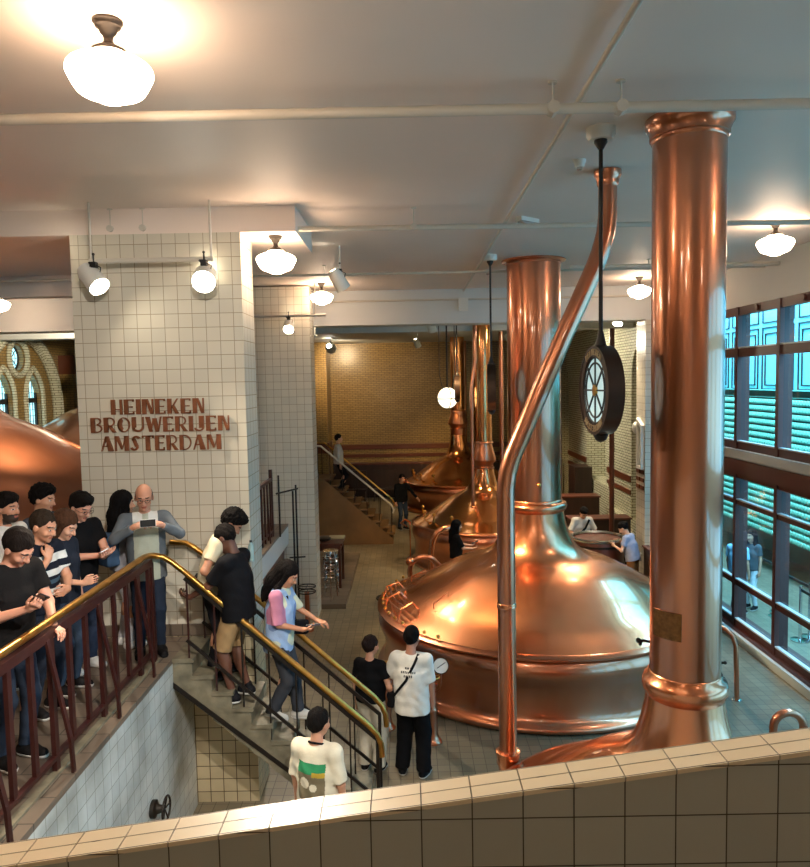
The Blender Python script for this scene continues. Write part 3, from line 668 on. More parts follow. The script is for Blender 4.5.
# ================================================================ RAILINGS, STAIR
RX = -2.6
def rail_bar(mb, pts, w, h):
    for a, b in zip(pts[:-1], pts[1:]): mb.bar(a, b, w, h)
t = thing('guard_rail', 'oxblood steel railing with a brass handrail along the raised deck edge', 'railing', (RX, 3.0, 1.95))
O = Vector((RX, 3.0, 1.95))
def rel(pts): return [Vector(p)-O for p in pts]
hr = [(RX, 3.0, 3.07), (RX, 6.85, 3.07), (-2.6, 7.05, 3.07), (-2.6, 7.17, 3.055), (-2.57, 7.26, 3.035), (-2.5, 7.3, 3.01), (-2.42, 7.3, 2.96), (-2.3, 7.3, 2.86)]
MB().tube(rel(hr), .03, 12).build('handrail', M['brass'], t)
g = MB(); rail_bar(g, rel([(RX, 3.0, 2.98), (RX, 7.2, 2.98)]), .05, .07); g.build('top_bar', M['redsteel'], t, 0)
g = MB(); rail_bar(g, rel([(RX, 3.0, 2.07), (RX, 7.2, 2.07)]), .045, .03); g.build('bottom_bar', M['redsteel'], t, 0)
y = 3.42; k = 0
while y < 7.3:
    if k % 3 == 0 and y < 6.9:
        MB().bar(*rel([(RX, y, 1.95), (RX, y, 2.97)]), .035, .055).build('post', M['redsteel'], t, 0)
        MB().bar(*rel([(RX+.02, y-.08, 2.96), (RX+.125, y-.02, 2.2)]), .02, .04).bar(*rel([(RX+.125, y-.02, 2.22), (RX+.125, y, 1.95)]), .02, .04).build('brace', M['redsteel'], t, 0)
    else:
        MB().bar(*rel([(RX, y, 2.06), (RX, y, 2.97)]), .03, .05).build('baluster', M['redsteel'], t, 0)
    y += .285; k += 1
MB().bar(*rel([(RX, 7.2, 1.95), (RX, 7.2, 2.98)]), .05, .06).build('post', M['redsteel'], t, 0)
# kerb of the deck
d = MB(); d.box((-2.62, -3.9, 1.95), (-2.56, 7.25, 1.97)); struct(d.build('trim_4', M['step'], smooth=0))
# stair
def stair(x0, y0, y1, z0, n, run, rise):
    g = MB()
    for i in range(n):
        z = z0-(i+.0)*rise; x = x0+i*run
        g.box((x, y0-.02, z-.04), (x+run+.025, y1, z), 0)
        lo = max(0, z-.30); lo2 = max(0, z-.30-rise*.9)
        g.prism([[(x, lo), (x+run, lo2), (x+run, z-.04), (x, z-.04)]], 'y', y0, y1, 0)
    for y in (y0-.012,):
        g.prism([[(x0, z0-.31), (x0+n*run-.12, 0), (x0+n*run-.06, 0), (x0, z0-.25)]], 'y', y, y+.03, 1)
    return g
RUN, RISE, NS = .197, .1773, 11
sg_ = stair(-2.45, 7.3, 7.96, 1.95, NS, RUN, RISE)
struct(sg_.build('floor_stair', [M['step'], M['darksteel']], smooth=0))
def stair_rail(name, label, Y, hand, x_off=0):
    t = thing(name, label, 'railing', (-2.4, Y, 1.9)); o = Vector((-2.4, Y, 1.9))
    r = lambda pts: [Vector(p)-o for p in pts]
    MB().tube(r(hand), .03, 12).build('handrail', M['brass'], t)
    zl = lambda x, dz: 1.95-(x+2.45)*.9+dz
    for dz, w_ in ((.97, .04), (.32, .03)):
        MB().bar(*r([(-2.3, Y, zl(-2.3, dz)), (-.36, Y, zl(-.36, dz))]), .022, w_).build('sloping_bar', M['darksteel'], t, 0)
    x = -2.28
    while x < -.3:
        zb = max(0.0, 1.95-RISE*(math.floor((x+2.45)/RUN)))
        MB().bar(*r([(x, Y, zb), (x, Y, zl(x, .97))]), .016, .016).build('baluster', M['darksteel'] if x > -2.0 else M['redsteel'], t, 0)
        x += .272
    MB().bar(*r([(-.36, Y, 0), (-.36, Y, zl(-.36, .99))]), .025, .025).build('post', M['darksteel'], t, 0)
    return t
stair_rail('stair_rail', 'near brass handrail of the stair, closest to the camera', 7.32,
           [(-2.3, 7.3, 2.86), (-2.2, 7.32, 2.76), (-.46, 7.32, 1.2), (-.37, 7.32, 1.1), (-.33, 7.32, 1.0), (-.32, 7.32, .86)])
stair_rail('stair_rail', 'far brass handrail of the stair, against the tiled pillar', 7.9,
           [(-2.62, 7.9, 3.03), (-2.45, 7.9, 3.02), (-2.36, 7.9, 2.97), (-2.2, 7.9, 2.84), (-.42, 7.9, 1.24), (-.34, 7.9, 1.14), (-.3, 7.9, 1.04), (-.29, 7.9, .9)])
# railing on the landing between the pillars
t = thing('guard_rail', 'dark red railing on the landing behind the lettered pillar', 'railing', (-2.5, 9.0, 1.95)); O = Vector((-2.5, 9.0, 1.95))
g = MB(); rail_bar(g, rel([(-2.5, 8.7, 3.0), (-2.5, 13.2, 3.0)]), .05, .06); g.build('top_bar', M['redsteel'], t, 0)
g = MB(); rail_bar(g, rel([(-2.5, 8.7, 2.06), (-2.5, 13.2, 2.06)]), .04, .03); g.build('bottom_bar', M['redsteel'], t, 0)
y = 8.8
while y < 13.3:
    MB().bar(*rel([(-2.5, y, 1.95), (-2.5, y, 3.0)]), .03, .05).build('baluster', M['redsteel'], t, 0); y += .27
MB().bar(*rel([(-2.5, 13.2, 1.95), (-2.5, 13.2, 3.18)]), .06, .06).build('post', M['redsteel'], t, 0)
for yy in (11.6, 12.7): MB().bar(*rel([(-2.48, yy, 2.95), (-2.42, yy-.1, 1.95)]), .02, .04).build('brace', M['redsteel'], t, 0)
t = thing('guard_rail', 'thin dark steel rail beside the landing by the far white pillar', 'railing', (-2.3, 13.6, 1.2)); O = Vector((-2.3, 13.6, 1.2))
MB().tube(rel([(-2.42, 13.3, 2.72), (-2.12, 13.9, 2.72)]), .018, 8).build('top_bar', M['darksteel'], t)
for p, z0, z1 in (((-2.39, 13.38), 1.9, 3.05), ((-2.15, 13.86), .5, 2.8), ((-2.19, 13.74), .5, 2.7)):
    MB().tube(rel([(p[0], p[1], z0), (p[0], p[1], z1)]), .018, 8).build('post', M['darksteel'], t)
MB().tube(rel([(-2.3, 13.8, 1.4), (-2.0, 13.86, 1.4)]), .016, 8).build('cross_bar', M['darksteel'], t)
MB().tube(rel([(-2.39, 13.4, .6), (-2.15, 13.86, .6)]), .016, 8).build('cross_bar', M['darksteel'], t)
tag(MB().box((-2.5, 11.2, 1.62), (-2.385, 11.55, 1.84)).build('vent_grille', M['darksteel'], smooth=0), 'small dark vent set in the white edge of the landing', 'vent')
# far stair in the brick hall
fs = MB(); fs.add([(-3.6, 21.0, 0), (-.45, 21.0, 0), (-.45, 21.0, .15), (-2.45, 21.0, 1.95), (-3.6, 21.0, 1.95), (-3.6, 22.2, 0), (-.45, 22.2, 0), (-.45, 22.2, .15), (-2.45, 22.2, 1.95), (-3.6, 22.2, 1.95)],
       [(0,1,2,3,4), (9,8,7,6,5), (0,5,6,1), (1,6,7,2), (2,7,8,3), (3,8,9,4), (4,9,5,0)])
for i in range(10): fs.box((-2.45+i*.2, 21.02, 1.9-i*.18), (-2.2+i*.2, 22.18, 1.95-i*.18))
M['tan'] = pbr('tan_render', (116, 84, 48), .6, var=.2, vscale=2)
struct(fs.build('floor_stair_far', [M['tan']], smooth=0))
for Y, who in ((21.05, 'near'), (22.1, 'rear')):
    t = thing('stair_rail', who+' handrail of the distant stair in the brick hall', 'railing', (-2.4, Y, 1.9)); o = Vector((-2.4, Y, 1.9))
    r = lambda pts: [Vector(p)-o for p in pts]
    MB().tube(r([(-3.6, Y, 2.95), (-2.5, Y, 2.9), (-.5, Y, 1.15), (-.42, Y, 1.0), (-.45, Y, .9)]), .028, 8).build('handrail', M['pipe'] if Y < 22 else M['brass'], t)
    for i in range(9):
        x = -3.3+i*.35; z = 1.95 if x < -2.45 else 1.95-(x+2.45)*.9
        MB().bar(*r([(x, Y, max(z, 0)), (x, Y, z+.95)]), .02, .02).build('baluster', M['darksteel'], t, 0)
# ================================================================ PARAPET in front of the camera
YN, YF = 2.14, 2.262
def zt(x): return 3.455+(x)*.128 if x > -.2 else 3.43+(x+.2)*.135
xs = [-3.2, -.2, 3.2]
p = MB()
poly = [(-3.2, 0), (3.2, 0), (3.2, zt(3.2)-.012), (-.2, zt(-.2)-.012), (-3.2, zt(-3.2)-.012)]
p.prism([poly], 'y', YN, YF, 0)
struct(p.build('wall_parapet', M['tile_parapet'], smooth=0))
# coping tiles: one long run laid along the slope
M['coping'] = tiles('coping_tile', (234, 216, 184), (226, 208, 176), (90, 74, 54), w=.1554, h=.0615, gap=.0022, rough=.3, off=(-.022, -YN+.0005, 0), bump=.6)
c = MB()
for i in range(-21, 21):
    xa, xb = i*.1554+.022, (i+1)*.1554+.022
    for (ya, yb) in ((YN-.006, YN+.0585), (YN+.0605, YF+.004)):
        c.add([(xa+.001, ya, zt(xa)-.014), (xb-.001, ya, zt(xb)-.014), (xb-.001, yb, zt(xb)-.014), (xa+.001, yb, zt(xa)-.014),
               (xa+.001, ya, zt(xa)), (xb-.001, ya, zt(xb)), (xb-.001, yb, zt(xb)), (xa+.001, yb, zt(xa))],
              [(0,3,2,1), (4,5,6,7), (0,1,5,4), (1,2,6,5), (2,3,7,6), (3,0,4,7)])
struct(c.build('trim_5', M['coping'], smooth=0))
bx((-3.2, -4, 2.9), (3.2, 2.13, 3.0), 'floor_upper', M['step'])
# ================================================================ COURT beyond the glass
M['bottle'] = pbr('green_bottle_glass', (160, 226, 196), .2, spec=.6)
M['rack'] = pbr('rack_teal', (90, 160, 142), .5)
def zrow(k): return .97+.163*k
rk = thing('bottle_rack', 'tall green bottle rack filling the court wall beyond the windows', 'rack', (8.6, 14.0, .9))
g = MB(); g.box((.36, -3, 0), (.4, 9, 3.45)); g.build('back_panel', pbr('rack_back', (30, 84, 74), .6), rk, 0)
for k in range(22):
    MB().box((.0, -3, zrow(k)-.9-.046), (.36, 9, zrow(k)-.9-.036)).build('shelf', M['rack'], rk, 0)
bt = MB(); bt.lathe([(.001, -.03), (.03, -.035), (.052, -.03), (.057, -.02), (.057, .1), (.045, .14), (.018, .18), (.016, .25), (.001, .25)], n=12, M4=Matrix.Rotation(PI/2, 4, 'Y'))
b0 = None; cnt = 0; rest = MB()
cells = sorted([(j, k) for j in range(0, 50) for k in range(20)], key=lambda c: c[0])
LBL = 'green bottle lying base outward in the tall rack beyond the windows'
for j, k in cells:
    yy = 15.2+.118*j; zz = zrow(k)+.025
    if cnt < 300:
        if b0 is None: b0 = bt.build('bottle', M['bottle']); o = b0
        else: o = b0.copy(); COL.objects.link(o)
        tag(o, LBL, 'bottle', 'green bottles lying in the court rack'); o.location = (8.62, yy, zz); cnt += 1
    else:
        rest.lathe([(.001, -.03), (.048, -.03), (.052, -.02), (.052, .1), (.02, .18)], (8.62, yy, zz), 8, cap=False, M4=Matrix.Rotation(PI/2, 4, 'Y'))
tag(rest.build('bottle', M['bottle']), 'further green bottles filling the far end of the court rack', 'bottle', kind='stuff')
M['belt'] = pbr('black_belt', (20, 20, 22), .5)
for i, (x, y0) in enumerate(((6.95, 11.6), (7.2, 12.9), (7.35, 14.3))):
    t = thing('queue_barrier', ['nearest belt barrier outside the windows', 'middle belt barrier outside the windows', 'farthest belt barrier outside the windows'][i], 'queue barrier', (x, y0, -.02), group='belt barriers in the court')
    for dy in (0, 1.15):
        MB().lathe([(.16, 0), (.16, .02), (.03, .04), (.025, .95), (.03, .97), (.03, 1.0)], (0, dy, 0), 16).build('post', M['chrome'], t)
    MB().box((-.01, .02, .9), (.01, 1.13, .95)).build('belt', M['belt'], t, 0)
# ================================================================ LOWER FLOOR FITTINGS
def valve_post(label, x, y, h=.85, gauge=False):
    t = thing('valve_post', label, 'valve post', (x, y, 0), group='copper valve posts')
    MB().lathe([(.13, 0), (.13, .02), (.1, .05), (.075, .12), (.07, .4), (.075, .42), (.075, .45), (.06, .47), (.055, h-.12), (.08, h-.1), (.08, h-.06), (.03, h-.04), (.02, h+.03)], n=24).build('pedestal', M['copper_dull'], t, 40)
    g = MB(); R = .12
    g.tube([(R*math.cos(a), R*math.sin(a), h+.03) for a in [i*PI/12 for i in range(24)]], .012, 8, closed=True)
    for k in range(5): a = k*2*PI/5; g.tube([(0, 0, h+.02), (R*math.cos(a), R*math.sin(a), h+.03)], .009, 6)
    g.build('hand_wheel', M['brass'], t)
    if gauge:
        MB().tube([(.03, 0, h-.2), (.1, -.04, h-.14), (.12, -.06, h-.05), (.12, -.07, h+.12)], .014, 8).build('gauge_pipe', M['copper_dull'], t)
        T = Matrix.Translation((.12, -.1, h+.2)) @ Matrix.Rotation(math.radians(65), 4, 'X')
        g = MB(); g.lathe([(.001, -.02), (.1, -.02), (.105, 0), (.105, .03), (.095, .035)], n=28, cap=False, M4=T); gg = g.build('gauge', M['darksteel'], t)
        MB().lathe([(.001, .026), (.094, .026)], n=28, cap=False, M4=T).build('gauge_dial', M['white'], gg)
        MB().bar(T @ Vector((-.05, -.03, .03)), T @ Vector((.06, .04, .03)), .006, .006).build('needle', M['black'], gg)
valve_post('copper valve post with a round white gauge, in front of the big kettle', .26, 9.3, .86, True)
valve_post('copper valve post between the couple and the big kettle', -.36, 9.7, .86)
t = thing('drinks_pedestal', 'slim copper pedestal with two round plates before the far white pillar', 'pedestal', (-1.97, 13.7, 0))
MB().lathe([(.12, 0), (.12, .03), (.05, .06), (.045, .72), (.05, .76)], n=20).build('post', M['copper_dull'], t, 40)
for z, r in ((.76, .17), (.86, .17)):
    g = MB(); g.tube([(r*math.cos(a), r*math.sin(a), z) for a in [i*PI/10 for i in range(20)]], .012, 6, closed=True)
    for k in range(4): a = k*PI/2; g.tube([(0, 0, z), (r*math.cos(a), r*math.sin(a), z)], .008, 5)
    g.build('ring_plate', M['bronze'], t)
def bent_rail(label, pts, r=.035):
    t = thing('tube_rail', label, 'handrail', pts[-1]); o = Vector(pts[-1])
    MB().tube([Vector(p)-o for p in pts], r, 14).build('tube', M['copper_dull'] , t)
    MB().lathe([(r*1.9, 0), (r*1.9, .012), (r*1.1, .02)], n=18).build('foot_flange', M['chrome'], t)
bent_rail('bent copper tube rail at the floor right of the tall column', [(4.2, 10.9, .0), (4.2, 10.9, .95), (4.24, 10.85, 1.03), (4.32, 10.8, 1.07), (4.5, 10.62, 1.06), (4.63, 10.49, 1.02), (4.7, 10.42, .94), (4.73, 10.38, .8), (4.75, 10.37, 0)])
bent_rail('short bent tube rail just over the parapet at lower right', [(4.08, 8.0, 0), (4.08, 8.0, .72)] + [(4.25-.17*math.cos(a), 8.0, .76+.17*math.sin(a)) for a in [i*PI/10 for i in range(11)]] + [(4.42, 8.0, 0)], .045)
# looping copper pipes beside the second and third kettles
t = thing('loop_pipe', 'looping copper pipe standing between the big kettle and the third kettle', 'pipe', (.03, 15.0, 0)); 
MB().tube([(-.02, 0, 0), (-.02, 0, .75)] + [(.28-.3*math.cos(a), 0, .8+.28*math.sin(a)) for a in [i*PI/10 for i in range(8)]] + [(.6, .1, .85), (.72, .1, .5), (.74, .1, 0)], .055, 12).build('pipe', M['copper_dull'], t)
MB().ball((-.01, 0, .98), .1, 14).build('elbow_joint', M['copper'], t)
t = thing('loop_pipe', 'arched copper pipe next to the woman in black', 'pipe', (.5, 16.4, 0))
MB().tube([(0, 0, 0), (0, 0, .8), (.04, 0, 1.1), (.14, 0, 1.3), (.3, 0, 1.38), (.5, .1, 1.38)], .07, 12).build('pipe', M['copper'], t)
# floor wheel by the big kettle
t = thing('floor_hatch', 'small dark wheel hatch on the floor left of the big kettle', 'hatch', (-.5, 15.4, 0))
g = MB(); g.tube([(.22*math.cos(a), .22*math.sin(a), .1) for a in [i*PI/10 for i in range(20)]], .02, 6, closed=True)
for k in range(3): a = k*PI/3; g.tube([(-.22*math.cos(a), -.22*math.sin(a), .1), (.22*math.cos(a), .22*math.sin(a), .1)], .014, 6)
g.build('wheel', M['darksteel'], t); MB().lathe([(.1, 0), (.1, .01), (.03, .03), (.03, .1)], n=14).build('stem', M['darksteel'], t)
# valve wheel in the pit
t = thing('wall_valve', 'hand wheel valve fixed low on the white pit wall', 'valve', (-2.45, 6.55, .8))
t.scale = (.75, .75, .75)
MB().lathe([(.11, 0), (.11, .05), (.06, .07), (.04, .16)], n=20, M4=Matrix.Rotation(PI/2, 4, 'Y')).build('body', M['bronze'], t, 40)
g = MB(); g.tube([(.18, .15*math.cos(a), .15*math.sin(a)) for a in [i*PI/12 for i in range(24)]], .014, 8, closed=True)
for k in range(5): a = k*2*PI/5; g.tube([(.16, 0, 0), (.18, .15*math.cos(a), .15*math.sin(a))], .01, 6)
g.build('hand_wheel', M['bronze'], t)
# table with stacked metal stools behind the far pillar
t = thing('work_table', 'dark wooden table standing behind the far white pillar', 'table', (-1.85, 16.6, .1))
MB().box((-.5, -.45, .98), (.35, .45, 1.03)).build('tabletop', M['wood'], t, 0)
MB().box((-.46, -.4, .86), (.31, .4, .98)).build('apron', M['wood'], t, 0)
for x in (-.44, .28):
    for y in (-.38, .38): MB().box((x-.03, y-.03, 0), (x+.03, y+.03, .98)).build('leg', M['wood'], t, 0)
tag(MB().lathe([(.13, 0), (.16, .03), (.165, .06), (.12, .07)], n=20).build('tray', M['black'], loc=(-1.95, 16.5, 1.131)), 'round black tray on the dark wooden table', 'tray')
tag(MB().box((-.18, -.14, 0), (.18, .14, .035)).build('folder', pbr('cream_card', (190, 176, 140), .6), smooth=0, loc=(-1.68, 16.75, 1.131)), 'flat cream folder on the dark wooden table', 'folder')
s0 = None
for k in range(5):
    if s0 is None:
        s0 = thing('metal_stool', 'x', 'stool', (0, 0, 0), group='stacked metal stools')
        MB().lathe([(.001, .42), (.17, .42), (.18, .41), (.17, .395), (.001, .4)], n=20, cap=False).build('seat', M['chrome'], s0)
        for i in range(4):
            a = PI/4+i*PI/2; MB().tube([(.13*math.cos(a), .13*math.sin(a), .41), (.2*math.cos(a), .2*math.sin(a), .0)], .012, 6).build('leg', M['chrome'], s0)
        MB().tube([(.17*math.cos(a), .17*math.sin(a), .2) for a in [i*PI/8 for i in range(16)]], .008, 5, closed=True).build('ring', M['chrome'], s0)
        o = s0
    else: o = copy_tree(s0)
    o.location = (-1.72, 15.75, .1+k*.14); o['label'] = ['lowest stool of the metal stack by the far pillar', 'second stool from the bottom of the metal stack', 'middle stool of the metal stack by the far pillar', 'second stool from the top of the metal stack', 'topmost stool of the metal stack by the far pillar'][k]
t = thing('folding_rack', 'leaning folded metal trolley between far pillar and stools', 'trolley', (-1.8, 15.2, .1))
g = MB()
for x in (-.12, .12): g.tube([(x, -.02, 0), (x, .1, 1.0), (x, .12, 1.05)], .012, 6)
for z in (.1, .3, .5, .7, .95): g.tube([(-.12, .1*z, z), (.12, .1*z, z)], .008, 6)
g.build('frame', M['chrome'], t)
# round wooden vat and things near it
t = thing('mash_vat', 'round dark vat with an open glossy top, two visitors looking in', 'vat', (4.18, 16.0, 0))
MB().lathe([(.52, 0), (.54, .05), (.56, .3), (.57, 1.1), (.55, 1.18)], n=40).build('stave_body', M['wood'], t, 40)
for z in (.2, .65, 1.05): MB().lathe([(.575, z), (.585, z), (.585, z+.05), (.575, z+.05)], n=40, cap=False).build('hoop', M['darksteel'], t, 30)
MB().lathe([(.5, 1.12), (.56, 1.16), (.6, 1.2), (.6, 1.23), (.54, 1.24), (.5, 1.2)], n=40, cap=False).build('rim', M['chrome'], t, 50)
MB().lathe([(.001, 1.14), (.52, 1.14)], n=40, cap=False).build('glass_top', pbr('dark_glass_top', (60, 66, 60), .06, spec=.9), t, 0)
def panelbox(name, label, cat, lo, hi, m='darkwood', n=3):
    t = thing(name, label, cat, lo); L = Vector(hi)-Vector(lo)
    MB().box((0, 0, 0), L).build('body', M[m], t, 0)
    MB().box((-.03, -.03, L.z), (L.x+.03, L.y+.03, L.z+.04)).build('top_rail', M['wood'], t, 0)
    return t
panelbox('low_partition', 'dark wooden low partition below the right white pillar', 'partition', (5.02, 12.9, 0), (5.1, 15.4, 1.1))
panelbox('wooden_counter', 'dark wooden counter behind the vat against the brick hall', 'counter', (4.1, 18.2, 0), (5.6, 18.7, 1.15))
panelbox('wooden_counter', 'dark wooden counter left of the white-shirted visitor at the vat', 'counter', (3.3, 20.8, 0), (5.5, 21.3, 1.3))
tag(MB().box((5.3, 23.0, 0), (5.85, 23.9, 1.9)).build('wall_cabinet', M['darkwood'], smooth=0), 'dark tall cabinet between the cream brick piers', 'cabinet')
tag(MB().tube([(4.95, 17.6, 0), (4.95, 17.6, 5.9)], .06, 10).build('iron_column', M['wood']), 'slim dark iron column running down behind the round clock', 'column')
tag(MB().tube([(5.75, 27.4, 0), (5.75, 27.4, 5.9)], .08, 10).build('iron_column', M['wood']), 'dark thin column at the far brick pier right of the big kettle', 'column')
# dark benches and rail at the foot of the back wall
for i, x in enumerate((-2.6, -1.4)):
    t = thing('hall_bench', ['dark bench at the back wall, left of two', 'dark bench at the back wall, right of two', 'dark bench at the back wall, nearest the far kettle'][i], 'bench', (x, 28.6, 0))
    MB().box((0, 0, .42), (.95, .45, .48)).build('seat', M['darkwood'], t, 0); MB().box((0, .4, .48), (.95, .45, 1.2)).build('backrest', M['darkwood'], t, 0)
    for a in (.03, .87):
        MB().box((a, .02, 0), (a+.05, .43, .42)).build('leg', M['darkwood'], t, 0)
t = thing('wall_panelling', 'dark wooden panelling along the foot of the back wall', 'panelling', (-3, 29.6, 0))
MB().box((0, 0, 0), (8.8, .3, 1.35)).build('panel', M['darkwood'], t, 0); MB().box((0, -.05, 1.35), (8.8, .3, 1.42)).build('top_rail', M['wood'], t, 0)
# white frame, bell and dark vent bricks on the right pillar
t = thing('wall_frame', 'small white window frame fixed on the right white pillar', 'frame', (5.05, 15.7, 2.75))
g = MB(); g.prism([[(-.14, 0), (.2, 0), (.2, 1.1), (-.14, .95)], [(-.09, .06), (.15, .06), (.15, 1.0), (-.09, .88)]], 'x', -.05, .02); g.build('frame', M['white'], t, 0)
t = thing('alarm_bell', 'round white alarm bell on the left edge of the right pillar', 'alarm bell', (5.06, 16.0, 3.62))
MB().lathe([(.001, -.1), (.09, -.09), (.13, -.04), (.13, 0)], n=24, M4=Matrix.Rotation(PI/2, 4, 'Y')).build('dome', M['white'], t)
MB().box((-.02, -.05, -.05), (.01, .05, .05)).build('mount', M['darksteel'], t, 0)
for r in range(3):
    for c in range(2):
        o = MB().box((5.05, 15.56+c*.27, 2.3+.17*r), (5.069, 15.56+c*.27+.22, 2.3+.17*r+.085)).build('vent_brick', M['band'], smooth=0)
        tag(o, ['lower', 'middle', 'upper'][r]+' dark vent brick on the right pillar, '+['front', 'rear'][c]+' column', 'vent', 'dark vent bricks on the right pillar')
# small white door sign letters at the far pillar top
t = thing('blue_lamp', 'small pair of white hooks at the top of the far pillar', 'hook', (-1.83, 14.5, 5.72))
for x in (-.06, .06): MB().tube([(x, -.02, .1), (x, -.06, .06), (x, -.06, -.04), (x+.04, -.06, -.06)], .014, 6).build('hook', M['white'], t)
# ================================================================ PEOPLE (implicit surfaces meshed by surface nets)
f32 = np.float32
def V3(*a): return np.array(a, dtype=f32)
def smin(a, b, k):
    h = np.maximum(k-np.abs(a-b), 0)/k
    return np.minimum(a, b)-h*h*k*.25
def smax(a, b, k): return -smin(-a, -b, k)
def cone(p, a, b, ra, rb):
    a, b = np.asarray(a, f32), np.asarray(b, f32); ab = b-a; d2 = float(ab @ ab)+1e-9
    q = p-a; t = np.clip((q @ ab)/d2, 0, 1)
    q = q-t[:, None]*ab
    return np.sqrt((q*q).sum(1))-(ra+(rb-ra)*t)
def ell(p, c, r, R=None):
    q = p-np.asarray(c, f32)
    if R is not None: q = q @ R
    r = np.asarray(r, f32); k0 = np.sqrt(((q/r)**2).sum(1)); k1 = np.sqrt(((q/(r*r))**2).sum(1))+1e-6
    return k0*(k0-1)/k1
def plane(p, c, n):
    n = np.asarray(n, f32); n = n/np.linalg.norm(n); return (p-np.asarray(c, f32)) @ n
def surf(fn, lo, hi, h):
    lo = np.asarray(lo, float); hi = np.asarray(hi, float); c = 3
    n = (np.ceil((hi-lo)/(h*c)).astype(int))*c+1
    ax = [lo[i]+h*np.arange(n[i]) for i in range(3)]
    cg = np.stack(np.meshgrid(ax[0][::c], ax[1][::c], ax[2][::c], indexing='ij'), -1); cs = cg.shape[:3]
    dc = fn(cg.reshape(-1, 3).astype(f32)).reshape(cs)
    # trilinear upsample
    D = dc
    for a in range(3):
        s0 = np.take(D, range(D.shape[a]-1), a); s1 = np.take(D, range(1, D.shape[a]), a)
        parts = [s0+(s1-s0)*(j/c) for j in range(c)]
        st = np.stack(parts, a+1); sh = list(D.shape); sh[a] = (sh[a]-1)*c
        st = st.reshape(sh); last = np.take(D, [D.shape[a]-1], a); D = np.concatenate([st, last], a)
    D = D.astype(f32)
    msk = np.abs(D) < h*c*1.15
    idx = np.argwhere(msk)
    pts = (lo+idx*h).astype(f32)
    D[msk] = fn(pts)
    D[0], D[-1] = 1, 1; D[:, 0] = 1; D[:, -1] = 1; D[:, :, 0] = 1; D[:, :, -1] = 1
    S = D < 0
    C = np.zeros(np.array(D.shape)-1, bool); A0 = np.ones_like(C); 
    for i in (0, 1):
        for j in (0, 1):
            for k in (0, 1):
                s = S[i:S.shape[0]-1+i, j:S.shape[1]-1+j, k:S.shape[2]-1+k]; C |= s; A0 &= s
    cells = np.argwhere(C & ~A0)
    if len(cells) == 0: return np.zeros((0, 3)), np.zeros((0, 4), int)
    ids = -np.ones(C.shape, np.int64); ids[tuple(cells.T)] = np.arange(len(cells))
    acc = np.zeros((len(cells), 3)); cnt = np.zeros(len(cells))
    corner = {}
    for i in (0, 1):
        for j in (0, 1):
            for k in (0, 1): corner[(i, j, k)] = D[cells[:, 0]+i, cells[:, 1]+j, cells[:, 2]+k].astype(float)
    for a in range(3):
        for u in (0, 1):
            for v in (0, 1):
                o0 = [0, 0, 0]; o0[(a+1) % 3] = u; o0[(a+2) % 3] = v; o1 = list(o0); o1[a] = 1
                d0, d1 = corner[tuple(o0)], corner[tuple(o1)]
                m = (d0 < 0) != (d1 < 0); t = np.where(m, d0/np.where(m, d0-d1, 1), 0)
                P = np.tile(np.array(o0, float), (len(cells), 1)); P[:, a] = t
                acc += P*m[:, None]; cnt += m
    V = lo+(cells+acc/cnt[:, None])*h
    Q = []
    for a in range(3):
        b, c_ = (a+1) % 3, (a+2) % 3
        sl0 = [slice(1, -1)]*3; sl0[a] = slice(0, -1); sl1 = list(sl0); sl1[a] = slice(1, None)
        s0 = S[tuple(sl0)]; s1 = S[tuple(sl1)]
        e = np.argwhere(s0 != s1); off = np.ones(3, int); off[a] = 0; e = e+off
        fl = S[tuple(e.T)]
        def cid(db, dc_):
            q = e.copy(); q[:, b] += db; q[:, c_] += dc_; return ids[tuple(q.T)]
        q = np.stack([cid(-1, -1), cid(0, -1), cid(0, 0), cid(-1, 0)], 1)
        q[~fl] = q[~fl][:, ::-1]; Q.append(q)
    return V, np.concatenate(Q)
def sdf_obj(name, fn, lo, hi, h, mats, parent=None, region=None, loc=None):
    V, Q = surf(fn, lo, hi, h)
    me = bpy.data.meshes.new(name); me.vertices.add(len(V)); me.vertices.foreach_set('co', V.astype(f32).ravel())
    me.loops.add(len(Q)*4); me.loops.foreach_set('vertex_index', Q.ravel().astype(np.int32))
    me.polygons.add(len(Q)); me.polygons.foreach_set('loop_start', (np.arange(len(Q))*4).astype(np.int32))
    for m in (mats if isinstance(mats, (list, tuple)) else [mats]): me.materials.append(m)
    if region is not None and len(Q):
        me.polygons.foreach_set('material_index', region(V[Q].mean(1).astype(f32)).astype(np.int32))
    me.update(calc_edges=True); me.validate(); me.shade_smooth()
    o = bpy.data.objects.new(name, me); COL.objects.link(o)
    if parent: o.parent = parent
    if loc is not None: o.location = loc
    return o
def rot(ax, deg):
    return np.array(Matrix.Rotation(math.radians(deg), 3, ax), dtype=f32)
def ik(S, W, l1, l2, pole):
    S, W = np.array(S, float), np.array(W, float); d = W-S; L = np.linalg.norm(d); mx = (l1+l2)*.995
    if L > mx: W = S+d/L*mx; L = mx; d = W-S
    d = d/L; x = (l1*l1-l2*l2+L*L)/(2*L); r = math.sqrt(max(l1*l1-x*x, 1e-6))
    p = np.array(pole, float)-S; p = p-d*(p @ d); p = p/(np.linalg.norm(p)+1e-9)
    return S+d*x+p*r, W
def frame(d, n):
    d = np.array(d, float); d /= np.linalg.norm(d); n = np.array(n, float); n = n-d*(n @ d); n /= np.linalg.norm(n)+1e-9
    return d, n, np.cross(d, n)
SKINS = {}
